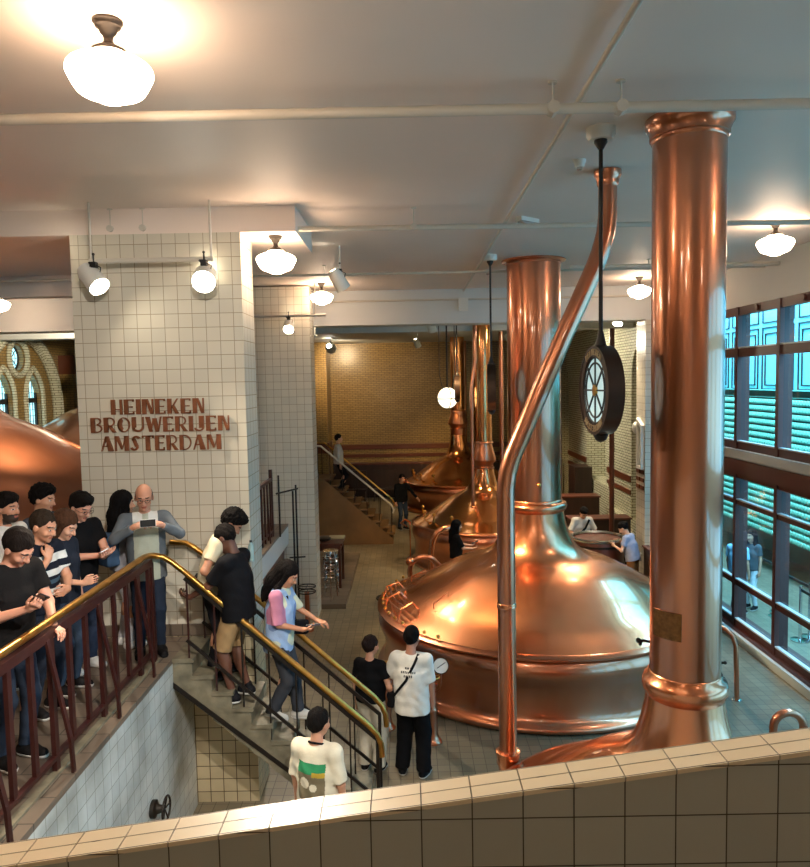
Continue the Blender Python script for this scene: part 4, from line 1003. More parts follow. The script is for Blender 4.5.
def skin(tone):
    if tone not in SKINS:
        m = pbr('skin', tone, .5, var=.05, vscale=9); m.node_tree.nodes['Principled BSDF'].inputs['Subsurface Weight'].default_value = .08
        m.node_tree.nodes['Principled BSDF'].inputs['Subsurface Radius'].default_value = (.02, .008, .004)
        SKINS[tone] = (m, pbr('lips', tuple(int(v*f) for v, f in zip(tone, (.82, .6, .58))), .4), pbr('brow_hair', tuple(int(v*.28) for v in tone), .7))
    return SKINS[tone]
EYE = pbr('eye_dark', (30, 22, 18), .15); EYEW = pbr('eye_white', (210, 204, 196), .25)
CLOTH = {}
def cloth(rgb, rough=.85, var=.06):
    k = (rgb, rough, var)
    if k not in CLOTH: CLOTH[k] = pbr('cloth', rgb, rough, var=var, vscale=14, bump=.25, bscale=60, spec=.1)
    return CLOTH[k]
def person(label, loc, rz, H=1.75, female=False, tone=(205, 152, 122), lean=0, bend=(0, 0), head=(0, 0, 0), armR=None, armL=None, feet=None,
           top=(20, 20, 22), sleeve=.62, hem=.90, fit=1.0, top_region=None, top_mats=None, bottom=(30, 34, 44), legcut=.09, loose=0, shoes=(30, 28, 28), sole=(200, 196, 190),
           hair='short', hairc=(28, 20, 16), glasses=False, beard=False, detail=1, cat='person', group=None, collar=None):
    t = thing('person', label, cat, loc, math.radians(rz), group)
    s = H/1.76
    h = {1: .0068, 2: .010, 3: .015}[detail]*s if True else 0
    A = lambda *v: np.array(v, float)
    sw = .165 if female else .192; hw = .085; bw = .92 if female else 1.0
    # torso frame leans about the pelvis
    Rt = np.array(rot('X', -lean) @ rot('Y', bend[0]) @ rot('Z', bend[1]), float)
    pel = A(0, 0, .95)
    T = lambda v: pel+Rt @ (np.array(v, float)-pel)
    # head frame
    Rh = Rt @ np.array(rot('Z', head[0]) @ rot('X', -head[1]) @ rot('Y', head[2]), float)
    nb = T((0, -.012, 1.47)); hc = T((0, .0, 1.555))+Rh @ A(0, .024, .082)
    HS = 1.1; HD = lambda *v: hc+Rh @ (A(*v)*HS)
    # arms
    def dflt(sx): return dict(w=(sx*(sw+.055), .04, .85), pole=(sx*.45, -.4, 1.1), d=(0, .12, -1), n=(-sx, 0, 0), curl=.35)
    arms = {}
    for sx, a in ((1, armR), (-1, armL)):
        q = dflt(sx); q.update(a or {})
        Sh = T((sx*sw, -.005, 1.415)); E_, W_ = ik(Sh, q['w'], .285, .255, q['pole'])
        if a and 'd' not in a: q['d'] = (W_-E_)
        arms[sx] = (Sh, E_, W_, q)
    # legs
    feet = feet or ((.1, .0, 0, 8), (-.1, .02, 0, -8))
    legs = {}
    for sx, ft in ((1, feet[0]), (-1, feet[1])):
        hip = A(sx*hw, 0, .93); an = A(ft[0], ft[1]-.02, .085+ft[2])
        K, an = ik(hip, an, .44, .425, (ft[0]*1.05, 1.0, .6)); legs[sx] = (hip, K, an, ft)
    Tq = lambda p: (p-pel.astype(f32)) @ Rt.astype(f32)+pel.astype(f32)    # world -> torso frame
    Hq = lambda p: ((p-hc.astype(f32)) @ Rh.astype(f32))/f32(HS)                      # world -> head frame
    def headf(p):
        q = Hq(p); fw = .93 if female else 1.0
        d = ell(q, (0, -.014, .035), (.074, .094, .096))
        d = smin(d, ell(q, (0, .026, -.005), (.06*fw, .064, .088)), .02)
        d = smin(d, ell(q, (0, .03, -.052), (.05*fw, .052, .05)), .02)
        d = smin(d, cone(q, (0, .07, -.083), (0, .06, -.08), .02, .022), .02)
        qa = q.copy(); qa[:, 0] = np.abs(qa[:, 0])
        d = smin(d, cone(qa, (.008, .086, .034), (.04, .074, .032), .009, .009), .012)
        d = smin(d, ell(qa, (.037, .06, -.022), (.024, .026, .024)), .015)
        d = smax(d, -ell(qa, (.03, .102, .012), (.017, .017, .0125)), .01)
        d = smin(d, ell(qa, (.03, .077, .012), (.0135, .0125, .0105)), .003)
        d = smin(d, cone(q, (0, .09, .014), (0, .109, -.022), .0065, .011), .01)
        d = smin(d, ell(qa, (.010, .096, -.024), (.008, .010, .008)), .006)
        d = smin(d, ell(q, (0, .085, -.049), (.022, .010, .0065)), .006)
        d = smin(d, ell(q, (0, .082, -.059), (.018, .010, .0065)), .006)
        d = smin(d, ell(qa, (.077, -.008, .0), (.009, .02, .031)), .006)
        if beard: d = smin(d, ell(q, (0, .045, -.068), (.05, .054, .04)), .01)
        return d
    def torsof(p, g=0.0):
        q = Tq(p)
        d = ell(q, (0, 0, .95), (.158*(1.0 if not female else 1.03)+g, .108+g, .125+g))
        d = smin(d, ell(q, (0, 0, 1.1), ((.13 if not female else .115)+g, .092+g, .15+g)), .06)
        d = smin(d, ell(q, (0, -.005, 1.28), (.165*bw+g, .108+g, .19+g)), .06)
        d = smin(d, cone(q, (-sw+.03, -.01, 1.41), (sw-.03, -.01, 1.41), .06*bw+g, .06*bw+g), .05)
        if female:
            qa = q.copy(); qa[:, 0] = np.abs(qa[:, 0]); d = smin(d, ell(qa, (.065, .08, 1.27), (.052+g, .048+g, .055+g)), .04)
        return d
    def handf(p, sx):
        Sh, E_, W_, q = arms[sx]; d, n, tt = frame(q['d'], q['n']); c = q['curl']   # n = palm side, thumb side = -? 
        th = np.cross(n, d)*(1 if sx > 0 else -1)*-1
        R = 9e9; fr = (.0085 if not female else .0075)*(1 if detail == 1 else 1.25)
        base = W_+d*.015
        pal = None
        for i, (off, ln) in enumerate(((.030, .074), (.010, .082), (-.010, .076), (-.028, .06))):
            kn = W_+d*(.088-.004*abs(i-1))+th*off
            m = cone(p, W_+d*.01+th*off*.6, kn, .0135, .0115); pal = m if pal is None else smin(pal, m, .012)
            a = 0; pp = kn; dd = d
            for sg_, (fr_, an) in enumerate(((.45, 62), (.3, 78), (.25, 48))):
                a += math.radians(an*c*(1+.06*i)); v = d*math.cos(a)+n*math.sin(a); qn = pp+v*ln*fr_
                R = np.minimum(R, cone(p, pp, qn, fr*(1-.08*sg_), fr*(.94-.08*sg_))); pp = qn
        t0 = W_+d*.028+th*.026; t1 = t0+(d*.62+th*.62+n*.35)/1.0*.036; tc = q.get('thumb', .6)
        t2 = t1+(d*(.85)+th*(.5-.7*tc)+n*(.2+.5*tc))*.032; t3 = t2+(d*.8+th*(.2-.7*tc)+n*(.2+.6*tc))*.022
        tb = np.minimum(np.minimum(cone(p, t0, t1, .013, .011), cone(p, t1, t2, .0108, .0095)), cone(p, t2, t3, .0092, .008))
        return smin(smin(pal, R, .007), tb, .008)
    def skinf(p):
        d = torsof(p)
        for sx in (1, -1):
            hip, K, an, ft = legs[sx]; yw = math.radians(-ft[3]); fd = A(math.sin(-yw), math.cos(yw), 0)
            lg = cone(p, hip, K, .082, .056); lg = smin(lg, cone(p, K, an, .054, .036), .03)
            lg = smin(lg, ell(p, K+(an-K)*.28+A(0, -.015, 0), (.052, .055, .12)), .03)
            lg = smin(lg, cone(p, an-A(0, 0, .035), an+fd*.13-A(0, 0, .06), .034, .024), .02)
            d = smin(d, lg, .05)
            Sh, E_, W_, q = arms[sx]; f = .9 if female else 1.0
            am = cone(p, Sh, E_, .052*f, .039*f); am = smin(am, cone(p, E_, W_, .039*f, .026*f), .02)
            am = smin(am, cone(p, W_, W_+frame(q['d'], q['n'])[0]*.03, .025*f, .024*f), .015)
            d = smin(d, am, .04); d = smin(d, handf(p, sx), .012)
        d = smin(d, cone(p, nb-A(0, 0, .03), HD(0, -.022, -.04), .062*bw, .05*bw), .035)
        return smin(d, headf(p), .02)
    def reg(c):
        q = Hq(c); o = np.zeros(len(c), int)
        o[(np.abs(q[:, 0]) < .024) & (q[:, 1] > .082) & (np.abs(q[:, 2]+.054) < .0095)] = 1
        br = (np.abs(np.abs(q[:, 0])-.031) < .018) & (np.abs(q[:, 2]-.036) < .0045) & (q[:, 1] > .06); o[br] = 2
        eye = ((np.abs(q[:, 0])-.03)**2/.0115**2+(q[:, 2]-.012)**2/.0062**2 < 1) & (q[:, 1] > .06); o[eye] = 4
        o[((np.abs(q[:, 0])-.03)**2+(q[:, 2]-.011)**2 < .0058**2) & (q[:, 1] > .06)] = 3
        if beard: o[(q[:, 2] < -.03) & (q[:, 1] > .0) & (q[:, 2] > -.125) & (np.abs(q[:, 0]) < .07) & ~((np.abs(q[:, 0]) < .022) & (np.abs(q[:, 2]+.054) < .009))] = 2
        return o
    allp = [nb, hc, pel] + [v for a in arms.values() for v in a[:3]] + [v for l in legs.values() for v in l[:3]]
    lo = np.min(allp, 0)-.24; hi = np.max(allp, 0)+.24; lo[2] = min(lo[2], min(f_[2] for f_ in feet)-.05); hi[2] = hc[2]+.2
    sc = lambda o: setattr(o, 'scale', (s, s, s))
    h0 = {1: .0068, 2: .0105, 3: .016}[detail]
    sk = skin(tone)
    sc(sdf_obj('body', skinf, lo, hi, h0, [sk[0], sk[1], sk[2], EYE, EYEW], t, reg))
    # ---- hair
    hm = pbr('hair', tuple(int(v*.75) for v in hairc), .8, var=.3, vscale=50, bump=.9, bscale=110, stretch=(1, 1, .25), spec=.12)
    rs = random.Random(label)
    ph = rs.uniform(0, 6)
    def nz(q, a, f=60): return a*(np.sin(q[:, 0]*f+ph)*np.sin(q[:, 1]*f*1.1+ph*2)*np.sin(q[:, 2]*f*.9+ph*3))+a*.7*np.sin(q[:, 0]*f*2.3+q[:, 2]*f*.8+ph)*np.sin(q[:, 1]*f*1.9-q[:, 2]*f*.6)
    def hairf(p):
        q = Hq(p)
        if hair == 'bald':
            d = ell(q, (0, -.016, .032), (.0785, .097, .094)); d = smax(d, -plane(q, (0, 0, -.045), (0, .0, 1)), .01)
            d = smax(d, plane(q, (0, .0, .055), (0, .35, 1)), .01); return smax(d, plane(q, (0, .03, 0), (0, 1, .15)), .01)
        th = {'short': .008, 'crop': .004, 'curly': .017, 'quiff': .012, 'long': .012, 'bun': .008}.get(hair, .012)
        d = ell(q, (0, -.02, .038+th*.25), (.077+th, .096+th, .098+th))
        if hair in ('curly', 'quiff'): d = smin(d, ell(q, (0, .03, .105), (.065, .07, .04)), .03)
        d = d+nz(q, .004 if hair not in ('curly',) else .009, 55 if hair != 'curly' else 95)
        sl = plane(q, (0, .088, .074), (0, .86, -1.0))+.006*np.sin(q[:, 0]*140+ph)*np.sin(q[:, 0]*53)
        d = smax(d, sl, .012)
        if hair not in ('long',): d = smax(d, -plane(q, (0, 0, -.075), (0, 0, 1)), .01)
        if hair in ('short', 'crop', 'curly', 'quiff', 'bun'):
            qa = q.copy(); qa[:, 0] = np.abs(qa[:, 0]); d = smax(d, -ell(qa, (.085, .0, -.012), (.03, .026, .036)), .008)
        if hair == 'long':
            l = cone(q, (0, -.055, .04), (0, -.085, -.12), .082, .072); l = smin(l, cone(q, (0, -.085, -.12), (0, -.10, -.33), .07, .05), .05)
            qa = q.copy(); qa[:, 0] = np.abs(qa[:, 0])
            l = smin(l, cone(qa, (.068, .012, .05), (.082, .0, -.14), .022, .026), .03)
            l = smin(l, cone(qa, (.082, .0, -.14), (.08, .03, -.27), .028, .014), .03)
            l = l+nz(q*np.array([1, 1, .25], f32), .006, 120)
            d = smin(d, l, .03)
        if hair == 'bun': d = smin(d, ell(q, (0, -.115, .06), (.035, .03, .035)), .02)
        if hair == 'pony': d = smin(d, cone(q, (0, -.12, .06), (0, -.15, -.12), .035, .02), .03)
        return d
    hl = hc-A(.2, .2, .45 if hair == 'long' else .2); hh = hc+.2
    sc(sdf_obj('hair', hairf, hl-.1, hh, h0, [hm], t))
    if hair == 'bald' : pass
    # ---- top garment
    def topf(p):
        q = Tq(p); g = .013*fit+.004
        d = torsof(p, g)
        hb = ell(q*np.array([1, 1, .0001], f32), (0, 0, 0), (.168*bw+g*1.6+loose*.6, .118+g*1.6+loose*.6, 1.0)); hb = smax(hb, plane(q, (0, 0, 1.32), (0, 0, 1)), .08)
        d = smin(d, hb, .03)
        for sx in (1, -1):
            Sh, E_, W_, qq = arms[sx]
            if sleeve <= 1: e0 = Sh+(E_-Sh)*sleeve; m = cone(p, Sh, Sh+(E_-Sh)*1.05, .062*bw, .056*bw+.008*fit); m = smax(m, plane(p, e0, E_-Sh), .006)
            else:
                f_ = sleeve-1; e0 = E_+(W_-E_)*f_; m = smin(cone(p, Sh, E_, .064*bw, .052*bw), cone(p, E_, W_+(W_-E_)*.1, .052*bw, .04*bw), .02); m = smax(m, plane(p, e0, W_-E_), .006)
                if sleeve > 1: m = np.where(((p-E_.astype(f32)) @ (W_-E_).astype(f32)) < 0, np.minimum(m, cone(p, Sh, E_, .064*bw, .052*bw)), m)
            d = smin(d, m, .045)
        d = smin(d, cone(q, (0, -.012, 1.44), (0, -.015, 1.475), .075*bw, .066*bw), .03)
        d = smax(d, -ell(q, (0, .045, 1.535), (.075, .085, .06)), .01)
        d = smax(d, plane(q, (0, -.02, 1.487), (0, -.25, 1)), .01)
        wv = q[:, 2]*30+np.sin(q[:, 0]*17+ph)*2+q[:, 1]*12; fo = np.sin(q[:, 0]*26+np.sin(q[:, 2]*9+ph)*2.5)
        d = d+.0045*fit**.5*np.sin(wv)*fo*np.clip((1.42-q[:, 2])*4, .2, 1)+.0025*np.sin(q[:, 2]*14+q[:, 0]*48+ph)
        d = smax(d, -plane(q, (0, 0, hem), (0, 0, 1)), .008)
        return d
    tm = top_mats or [cloth(top)]
    rg = (lambda c: top_region(Tq(c))) if top_region else None
    sc(sdf_obj('top_garment' if sleeve > 1 else 't_shirt', topf, lo, hi, h0*1.05, tm, t, rg))
    # ---- trousers or shorts
    def botf(p):
        q = p
        d = ell(q, (0, 0, .965), (.17+loose*.4, .12+loose*.4, .13))
        for sx in (1, -1):
            hip, K, an, ft = legs[sx]
            m = cone(p, hip, K, .094+loose*.5, .068+loose); m = smin(m, cone(p, K, an, .066+loose, .05+loose*1.2), .03)
            m = smax(m, -plane(p, an+(K-an)*0+A(0, 0, legcut-.085) if legcut < .2 else K+(hip-K)*(legcut-.5), (0, 0, 1) if legcut < .2 else (hip-K)), .006)
            d = smin(d, m, .03)
        d = smax(d, plane(q, (0, 0, 1.02), (0, 0, 1)), .01)
        return d+.003*np.sin(q[:, 2]*45+q[:, 0]*30+ph)*np.sin(q[:, 1]*40)
    sc(sdf_obj('trousers' if legcut < .2 else 'shorts', botf, lo, hi*np.array([1, 1, 0])+np.array([0, 0, 1.12]), h0*1.15, [cloth(bottom)], t))
    # ---- shoes
    for sx in (1, -1):
        hip, K, an, ft = legs[sx]; yw = math.radians(-ft[3]); fd = A(math.sin(-yw), math.cos(yw), 0); b0 = an-A(0, 0, .085)
        def shoe(p, lo_=0.02, hi_=.14):
            d = cone(p, b0-fd*.035+A(0, 0, .045), b0+fd*.06+A(0, 0, .045), .046, .048); d = smin(d, cone(p, b0+fd*.06+A(0, 0, .04), b0+fd*.15+A(0, 0, .03), .046, .04), .03)
            d = smin(d, cone(p, b0+A(0, 0, .04), b0+A(0, 0, .1), .046, .042), .02)
            return smax(smax(d, -plane(p, b0+A(0, 0, lo_), (0, 0, 1)), .006), plane(p, b0+A(0, 0, hi_), (0, 0, 1)), .008)
        bl = b0-A(.22, .22, .03); bh = b0+A(.22, .22, .2)
        so = sdf_obj('shoe', shoe, bl, bh, .008, [cloth(shoes, .6)], t); sc(so)
        sl = sdf_obj('sole', lambda p: shoe(p, 0.0, .024)-.004, bl, bh, .007, [cloth(sole, .6)], so)
    if glasses:
        g = MB()
        for sx in (-1, 1):
            g.tube([HD(sx*(.031+.019*math.cos(a)), .104, .010+.015*math.sin(a)) for a in [i*PI/8 for i in range(16)]], .0022, 6, closed=True)
            g.tube([HD(sx*.05, .103, .014), HD(sx*.078, .07, .014), HD(sx*.08, -.01, .012)], .002, 6)
        g.tube([HD(-.012, .104, .014), HD(0, .108, .017), HD(.012, .104, .014)], .002, 6)
        sc(g.build('glasses', M['black'], t))
    if collar:
        g = MB(); pts = [T((.072*math.cos(a), -.012+.062*math.sin(a), 1.478-.028*math.sin(a))) for a in [i*PI/12 for i in range(24)]]
        g.tube(pts, .009, 8, closed=True); sc(g.build('collar', cloth(collar), t))
    # world-space helper for things held or worn
    Mw = Matrix.Translation(loc) @ Matrix.Rotation(math.radians(rz), 4, 'Z') @ Matrix.Scale(s, 4)
    info = dict(M=Mw, s=s, arms=arms, T=T, HD=HD, t=t)
    return info
def hold(info, side, off=(0, 0, 0), R=None):
    """world matrix at the palm of a hand"""
    Sh, E_, W_, q = info['arms'][side]; d, n, tt = frame(q['d'], q['n'])
    c = W_+d*(.085+off[0])+n*(.03+off[1])+np.cross(n, d)*off[2]
    m = Matrix(((tt[0], d[0], n[0], c[0]), (tt[1], d[1], n[1], c[1]), (tt[2], d[2], n[2], c[2]), (0, 0, 0, 1)))
    return info['M'] @ m
def phone(label, Mx, body=(24, 24, 26), tilt=(0, 0, 0), lit=False):
    t = bpy.data.objects.new('mobile_phone', None); COL.objects.link(t); tag(t, label, 'phone')
    L_, Rm, S_ = Mx.decompose()
    t.matrix_world = Matrix.Translation(L_) @ Rm.to_matrix().to_4x4() @ Matrix.Rotation(math.radians(tilt[0]), 4, 'X') @ Matrix.Rotation(math.radians(tilt[1]), 4, 'Y') @ Matrix.Rotation(math.radians(tilt[2]), 4, 'Z')
    MB().box((-.037, -.075, -.0045), (.037, .075, .0045)).build('case', pbr('phone_case', body, .3), t, 0)
    MB().box((-.034, -.071, .0045), (.034, .071, .006)).build('screen', emis('phone_screen', (150, 170, 190), .5, (20, 20, 24)) if lit else M['black'], t, 0)
    g = MB(); g.lathe([(.008, -.0065), (.008, -.004)], (-.02, .055, 0), 12); g.build('lens', M['chrome'], t)
    return t
def strap_bag(label, info, pts, bag_c, size, col, strapw=.022, name='shoulder_bag'):
    t = bpy.data.objects.new(name, None); COL.objects.link(t); tag(t, label, 'bag'); t.matrix_world = info['M']
    g = MB()
    if pts:
        for a, b in zip(pts[:-1], pts[1:]): g.bar(a, b, strapw, .006, up=(0, 1, .01))
        g.build('strap', cloth((22, 22, 24)), t, 30)
    x, y, z = size; c = np.array(bag_c)
    def bf(p):
        q = np.abs(p-c.astype(f32))-np.array([x/2-.03, y/2-.03, z/2-.03], f32)
        return np.sqrt((np.maximum(q, 0)**2).sum(1))+np.minimum(q.max(1), 0)-.03+.003*np.sin(p[:, 2]*60)*np.sin(p[:, 0]*50)
    sdf_obj('bag', bf, c-np.array(size)/2-.04, c+np.array(size)/2+.04, .01, [cloth(col, .7)], t)
    return t
DK = 1.95
W_ = lambda x, y, z: (x, y, z)
P = {}
# 1 front-left man, black tee, phone
P[1] = person('man in black t-shirt at the left edge looking down at his phone', (-3.0, 5.3, DK), -114, 1.81, lean=9, head=(8, 32, 6), tone=(206, 146, 120),
  armR=dict(w=(.12, .40, 1.22), pole=(.35, -.1, .9), n=(-.5, -.2, .6), d=(.1, 1, .45), curl=.55), armL=dict(w=(-.1, .36, 1.02), pole=(-.5, 0, .9), n=(.2, -.3, -1), d=(.2, 1, -.2), curl=.4),
  bottom=(46, 54, 68), hair='short', hairc=(34, 24, 20), top=(24, 22, 22), fit=1.0)
P[2] = person('bearded dark-haired man in white t-shirt at the left edge, looking right', (-3.78, 6.75, DK), -100, 1.80, head=(0, 4, 0), beard=True, top=(216, 212, 206), hair='quiff', hairc=(26, 18, 15), tone=(196, 140, 112), detail=2)
def stripes(q):
    z = q[:, 2]; o = np.zeros(len(q), int)
    o[(np.abs(z-1.36) < .032)] = 1; o[(np.abs(z-1.245) < .028) & (q[:, 0] < .2)] = 1; o[(np.abs(z-1.17) < .02)] = 2; o[(np.abs(z-1.08) < .03)] = 1; return o
P[3] = person('man in navy and white striped shirt holding his chin', (-3.18, 6.12, DK), -108, 1.76, lean=4, head=(6, 16, 0), tone=(196, 140, 110),
  armR=dict(w=(.07, .2, 1.37), pole=(.3, .55, 1.0), n=(-.3, -1, 0), d=(-.35, -.1, .9), curl=.5), armL=dict(w=(-.02, .30, 1.1), pole=(-.45, 0, .95), n=(0, -1, 0), d=(1, .3, 0), curl=.3),
  top=(30, 34, 44), top_region=stripes, top_mats=[cloth((26, 30, 40)), cloth((212, 210, 204)), cloth((62, 82, 96))], bottom=(40, 44, 54), hair='crop', hairc=(58, 44, 34), sleeve=.7)
P[4] = person('man with thick dark hair half hidden behind the striped shirt', (-3.72, 7.3, DK), -95, 1.80, head=(0, 10, 0), top=(70, 74, 84), hair='curly', hairc=(18, 14, 13), detail=2)
P[5] = person('woman with long light brown hair looking down in the queue', (-3.18, 6.56, DK), -102, 1.68, True, head=(4, 30, 0), top=(36, 40, 50), hair='long', hairc=(92, 60, 42), detail=1, tone=(214, 160, 132), bottom=(54, 66, 82),
  armR=dict(w=(.1, .3, 1.1), pole=(.4, -.2, .95), n=(-1, 0, 0), d=(-.2, 1, .3), curl=.4))
P[6] = person('man with glasses and plain black t-shirt, phone in hand', (-3.27, 7.08, DK), -122, 1.77, lean=3, head=(6, 24, 0), glasses=True, tone=(208, 150, 124),
  armR=dict(w=(-.06, .30, 1.16), pole=(.45, .0, .95), n=(0, -.4, 1), d=(-1, .25, .1), curl=.35), armL=dict(w=(-.04, .36, 1.16), pole=(-.45, 0, .95), n=(.3, -.3, 1), d=(.5, 1, .35), curl=.5),
  top=(16, 16, 18), bottom=(46, 56, 76), shoes=(214, 212, 208), hair='quiff', hairc=(20, 15, 13), fit=1.2)
P[7] = person('woman with long black hair turned away, grey top and pale trousers', (-3.06, 7.7, DK), -40, 1.66, True, head=(-10, 6, 0), top=(168, 166, 172), bottom=(196, 196, 200), hair='long', hairc=(18, 15, 15), detail=1, shoes=(220, 216, 212))
def cardi(q):
    o = np.ones(len(q), int); f = (np.abs(q[:, 0]) < .12) & (q[:, 1] > -.02); o[f] = 0
    g = f & (q[:, 2] > 1.40) & (np.abs(q[:, 0]) > .03); o[g] = 2; return o
P[8] = person('bald man with glasses in pale shirt and grey cardigan photographing with both hands', (-2.72, 7.45, DK), 202, 1.78, head=(-4, 14, 0), glasses=True, hair='bald', hairc=(70, 60, 52), tone=(190, 136, 110), beard=False,
  armR=dict(w=(.11, .33, 1.40), pole=(.7, .05, .98), n=(-.9, .3, .1), d=(-.7, .4, .25), curl=.62), armL=dict(w=(-.13, .33, 1.40), pole=(-.7, .05, .98), n=(.9, .3, .1), d=(.7, .4, .25), curl=.62),
  top=(150, 156, 140), top_region=cardi, top_mats=[cloth((168, 172, 156)), cloth((92, 98, 104)), cloth((206, 206, 200))], sleeve=1.85, hem=.80, bottom=(34, 42, 56), shoes=(22, 20, 20), sole=(30, 28, 28), fit=.8)
# stair people
P[9] = person('curly-haired man in cream t-shirt, upper person on the stair', (-2.12, 7.67, 1.62), -85, 1.84, lean=14, head=(0, 34, 0), tone=(176, 124, 96), hair='curly', hairc=(16, 12, 11), top=(204, 192, 164), bottom=(30, 30, 34), detail=1, fit=1.4,
  armR=dict(w=(.22, .16, 1.0), pole=(.5, -.2, .9), n=(-1, 0, 0), d=(-.1, 1, 0), curl=.5), armL=dict(w=(-.12, .34, 1.2), pole=(-.45, 0, .95), n=(.6, 0, .2), d=(.1, .9, .6), curl=.7), feet=((.1, .0, 0, 8), (-.1, .1, -.08, -8)), shoes=(20, 20, 22), sole=(60, 60, 60))
P[10] = person('man in black t-shirt and tan shorts on the stair', (-1.80, 7.48, 1.42), 75, 1.88, lean=4, head=(6, 32, 8), tone=(96, 60, 44), hair='crop', hairc=(22, 16, 14), top=(20, 20, 23), bottom=(158, 128, 90), legcut=.58, loose=.02, fit=1.1, sleeve=.8,
  armL=dict(w=(-.17, .42, 1.06), pole=(-.4, -.35, .95), n=(0.3, 0, 1), d=(.25, 1, .1), curl=.5), armR=dict(w=(.06, .34, 1.12), pole=(.5, -.2, .9), n=(-.4, 0, 1), d=(-.1, 1, .1), curl=.5), shoes=(24, 24, 28), sole=(224, 222, 218), feet=((.11, .0, 0.02, 8), (-.11, .05, 0.02, -8)), hem=.84)
def tiedye(q):
    v = np.sin(q[:, 2]*13+2.2*np.sin(q[:, 0]*9+q[:, 1]*7))+.6*np.sin(q[:, 0]*17-q[:, 2]*11); o = np.zeros(len(q), int)
    o[v > .5] = 1; o[v < -.75] = 2; o[(q[:, 0] > .15) & (q[:, 2] > 1.12)] = 3; return o
P[11] = person('woman in tie-dye t-shirt walking down the stair', (-1.40, 7.58, 1.14), -98, 1.74, True, lean=5, head=(-4, 28, 0), tone=(190, 132, 100), hair='long', hairc=(20, 15, 14), detail=1,
  top=(160, 180, 205), top_region=tiedye, top_mats=[cloth((150, 172, 204)), cloth((206, 204, 176)), cloth((110, 130, 170)), cloth((178, 118, 142))], fit=1.3, sleeve=.98, hem=.80, bottom=(58, 60, 66), loose=.012, shoes=(190, 186, 178),
  armR=dict(w=(.12, .30, 1.06), pole=(.45, -.3, .9), n=(-.2, 0, 1), d=(-.2, 1, .05), curl=.5), armL=dict(w=(-.26, .36, 1.03), pole=(-.5, -.1, .9), n=(0, 0, -1), d=(0, 1, -.2), curl=.4),
  feet=((.09, -.06, .05, 5), (-.09, .2, -.1, -5)))
def backprint(q):
    o = np.zeros(len(q), int); b = (q[:, 1] < 0) & (np.abs(q[:, 0]) < .135)
    o[b & (q[:, 2] < 1.34) & (q[:, 2] > 1.245-.25*q[:, 0]*0)] = 1
    lowr = b & (q[:, 2] <= 1.245) & (q[:, 2] > 1.0); o[lowr] = 2
    o[lowr & (((q[:, 0]+.06)**2+(q[:, 2]-1.16)**2 < .05**2) | ((q[:, 0]-.03)**2+(q[:, 2]-1.13)**2 < .035**2))] = 0
    o[b & (np.abs(q[:, 2]-1.25) < .02) & (q[:, 0] > .02)] = 3; return o
P[12] = person('man from behind in cream t-shirt with a green back print', (-.87, 6.42, 0), -22, 1.77, head=(-12, 6, 0), tone=(206, 150, 120), hair='short', hairc=(20, 15, 13), top=(216, 204, 176), top_region=backprint,
  top_mats=[cloth((222, 212, 188)), cloth((54, 138, 92)), cloth((128, 116, 92)), cloth((186, 156, 60))], collar=(24, 24, 26), fit=1.5, sleeve=.9, bottom=(70, 70, 76), detail=1)
def backtext(q):
    o = np.zeros(len(q), int); b = (q[:, 1] < 0)
    for zc, w_, n_ in ((1.335, .045, 3), (1.295, .09, 8), (1.255, .055, 5)):
        u = (q[:, 0]+w_)/(2*w_); on = b & (np.abs(q[:, 2]-zc) < .011) & (u > 0) & (u < 1) & (np.mod(u*n_, 1) < .62); o[on] = 1
    return o
P[13] = person('man from behind in white t-shirt and wide black trousers', (.0, 8.5, 0), -14, 1.80, head=(-8, 8, 0), tone=(186, 130, 104), hair='short', hairc=(18, 14, 13), top=(226, 222, 212), top_region=backtext, top_mats=[cloth((226, 222, 212)), cloth((60, 60, 64))],
  fit=1.15, sleeve=.92, hem=.78, bottom=(18, 18, 20), loose=.03, shoes=(20, 20, 20), feet=((.13, 0, 0, 12), (-.13, .02, 0, -12)), armL=dict(w=(-.3, .1, .92), pole=(-.6, -.3, 1.1), n=(1, 0, 0), d=(.1, .4, -1), curl=.5))
P[14] = person('woman from behind in black t-shirt and pale trousers with hair tied up', (-.50, 8.62, 0), -20, 1.66, True, head=(-20, 2, 0), tone=(200, 146, 118), hair='bun', hairc=(46, 30, 24), top=(16, 16, 18), bottom=(206, 196, 176), loose=.03, sleeve=.6, hem=.95,
  armR=dict(w=(.3, .05, .93), pole=(.5, -.4, 1.1), n=(-1, 0, 0), d=(.5, .2, -.8), curl=.3), shoes=(30, 28, 28))
P[15] = person('woman in black with very long dark hair, standing by the third kettle', (1.03, 15.8, 0), -80, 1.66, True, head=(0, 8, 0), hair='long', hairc=(14, 11, 11), top=(16, 16, 18), bottom=(20, 20, 22), tone=(206, 156, 128), detail=2, sleeve=.9,
  armR=dict(w=(.14, .36, 1.12), pole=(.45, -.2, .9), n=(0, 0, 1), d=(0, 1, .3), curl=.5), armL=dict(w=(-.1, .38, 1.14), pole=(-.45, -.2, .9), n=(0, 0, 1), d=(0, 1, .3), curl=.5))
P[16] = person('person in white shirt with dark diagonal strap, leaning over the round vat', (4.08, 17.12, 0), 188, 1.74, lean=12, head=(0, 30, 0), hair='quiff', hairc=(18, 14, 13), top=(208, 204, 196), bottom=(40, 40, 46), detail=2, sleeve=.9, fit=1.6, feet=((.1, -.1, 0, 8), (-.1, -.1, 0, -8)),
  armR=dict(w=(.2, .34, 1.05), pole=(.6, -.1, .95), curl=.3), armL=dict(w=(-.2, .34, 1.05), pole=(-.6, -.1, .95), curl=.3))
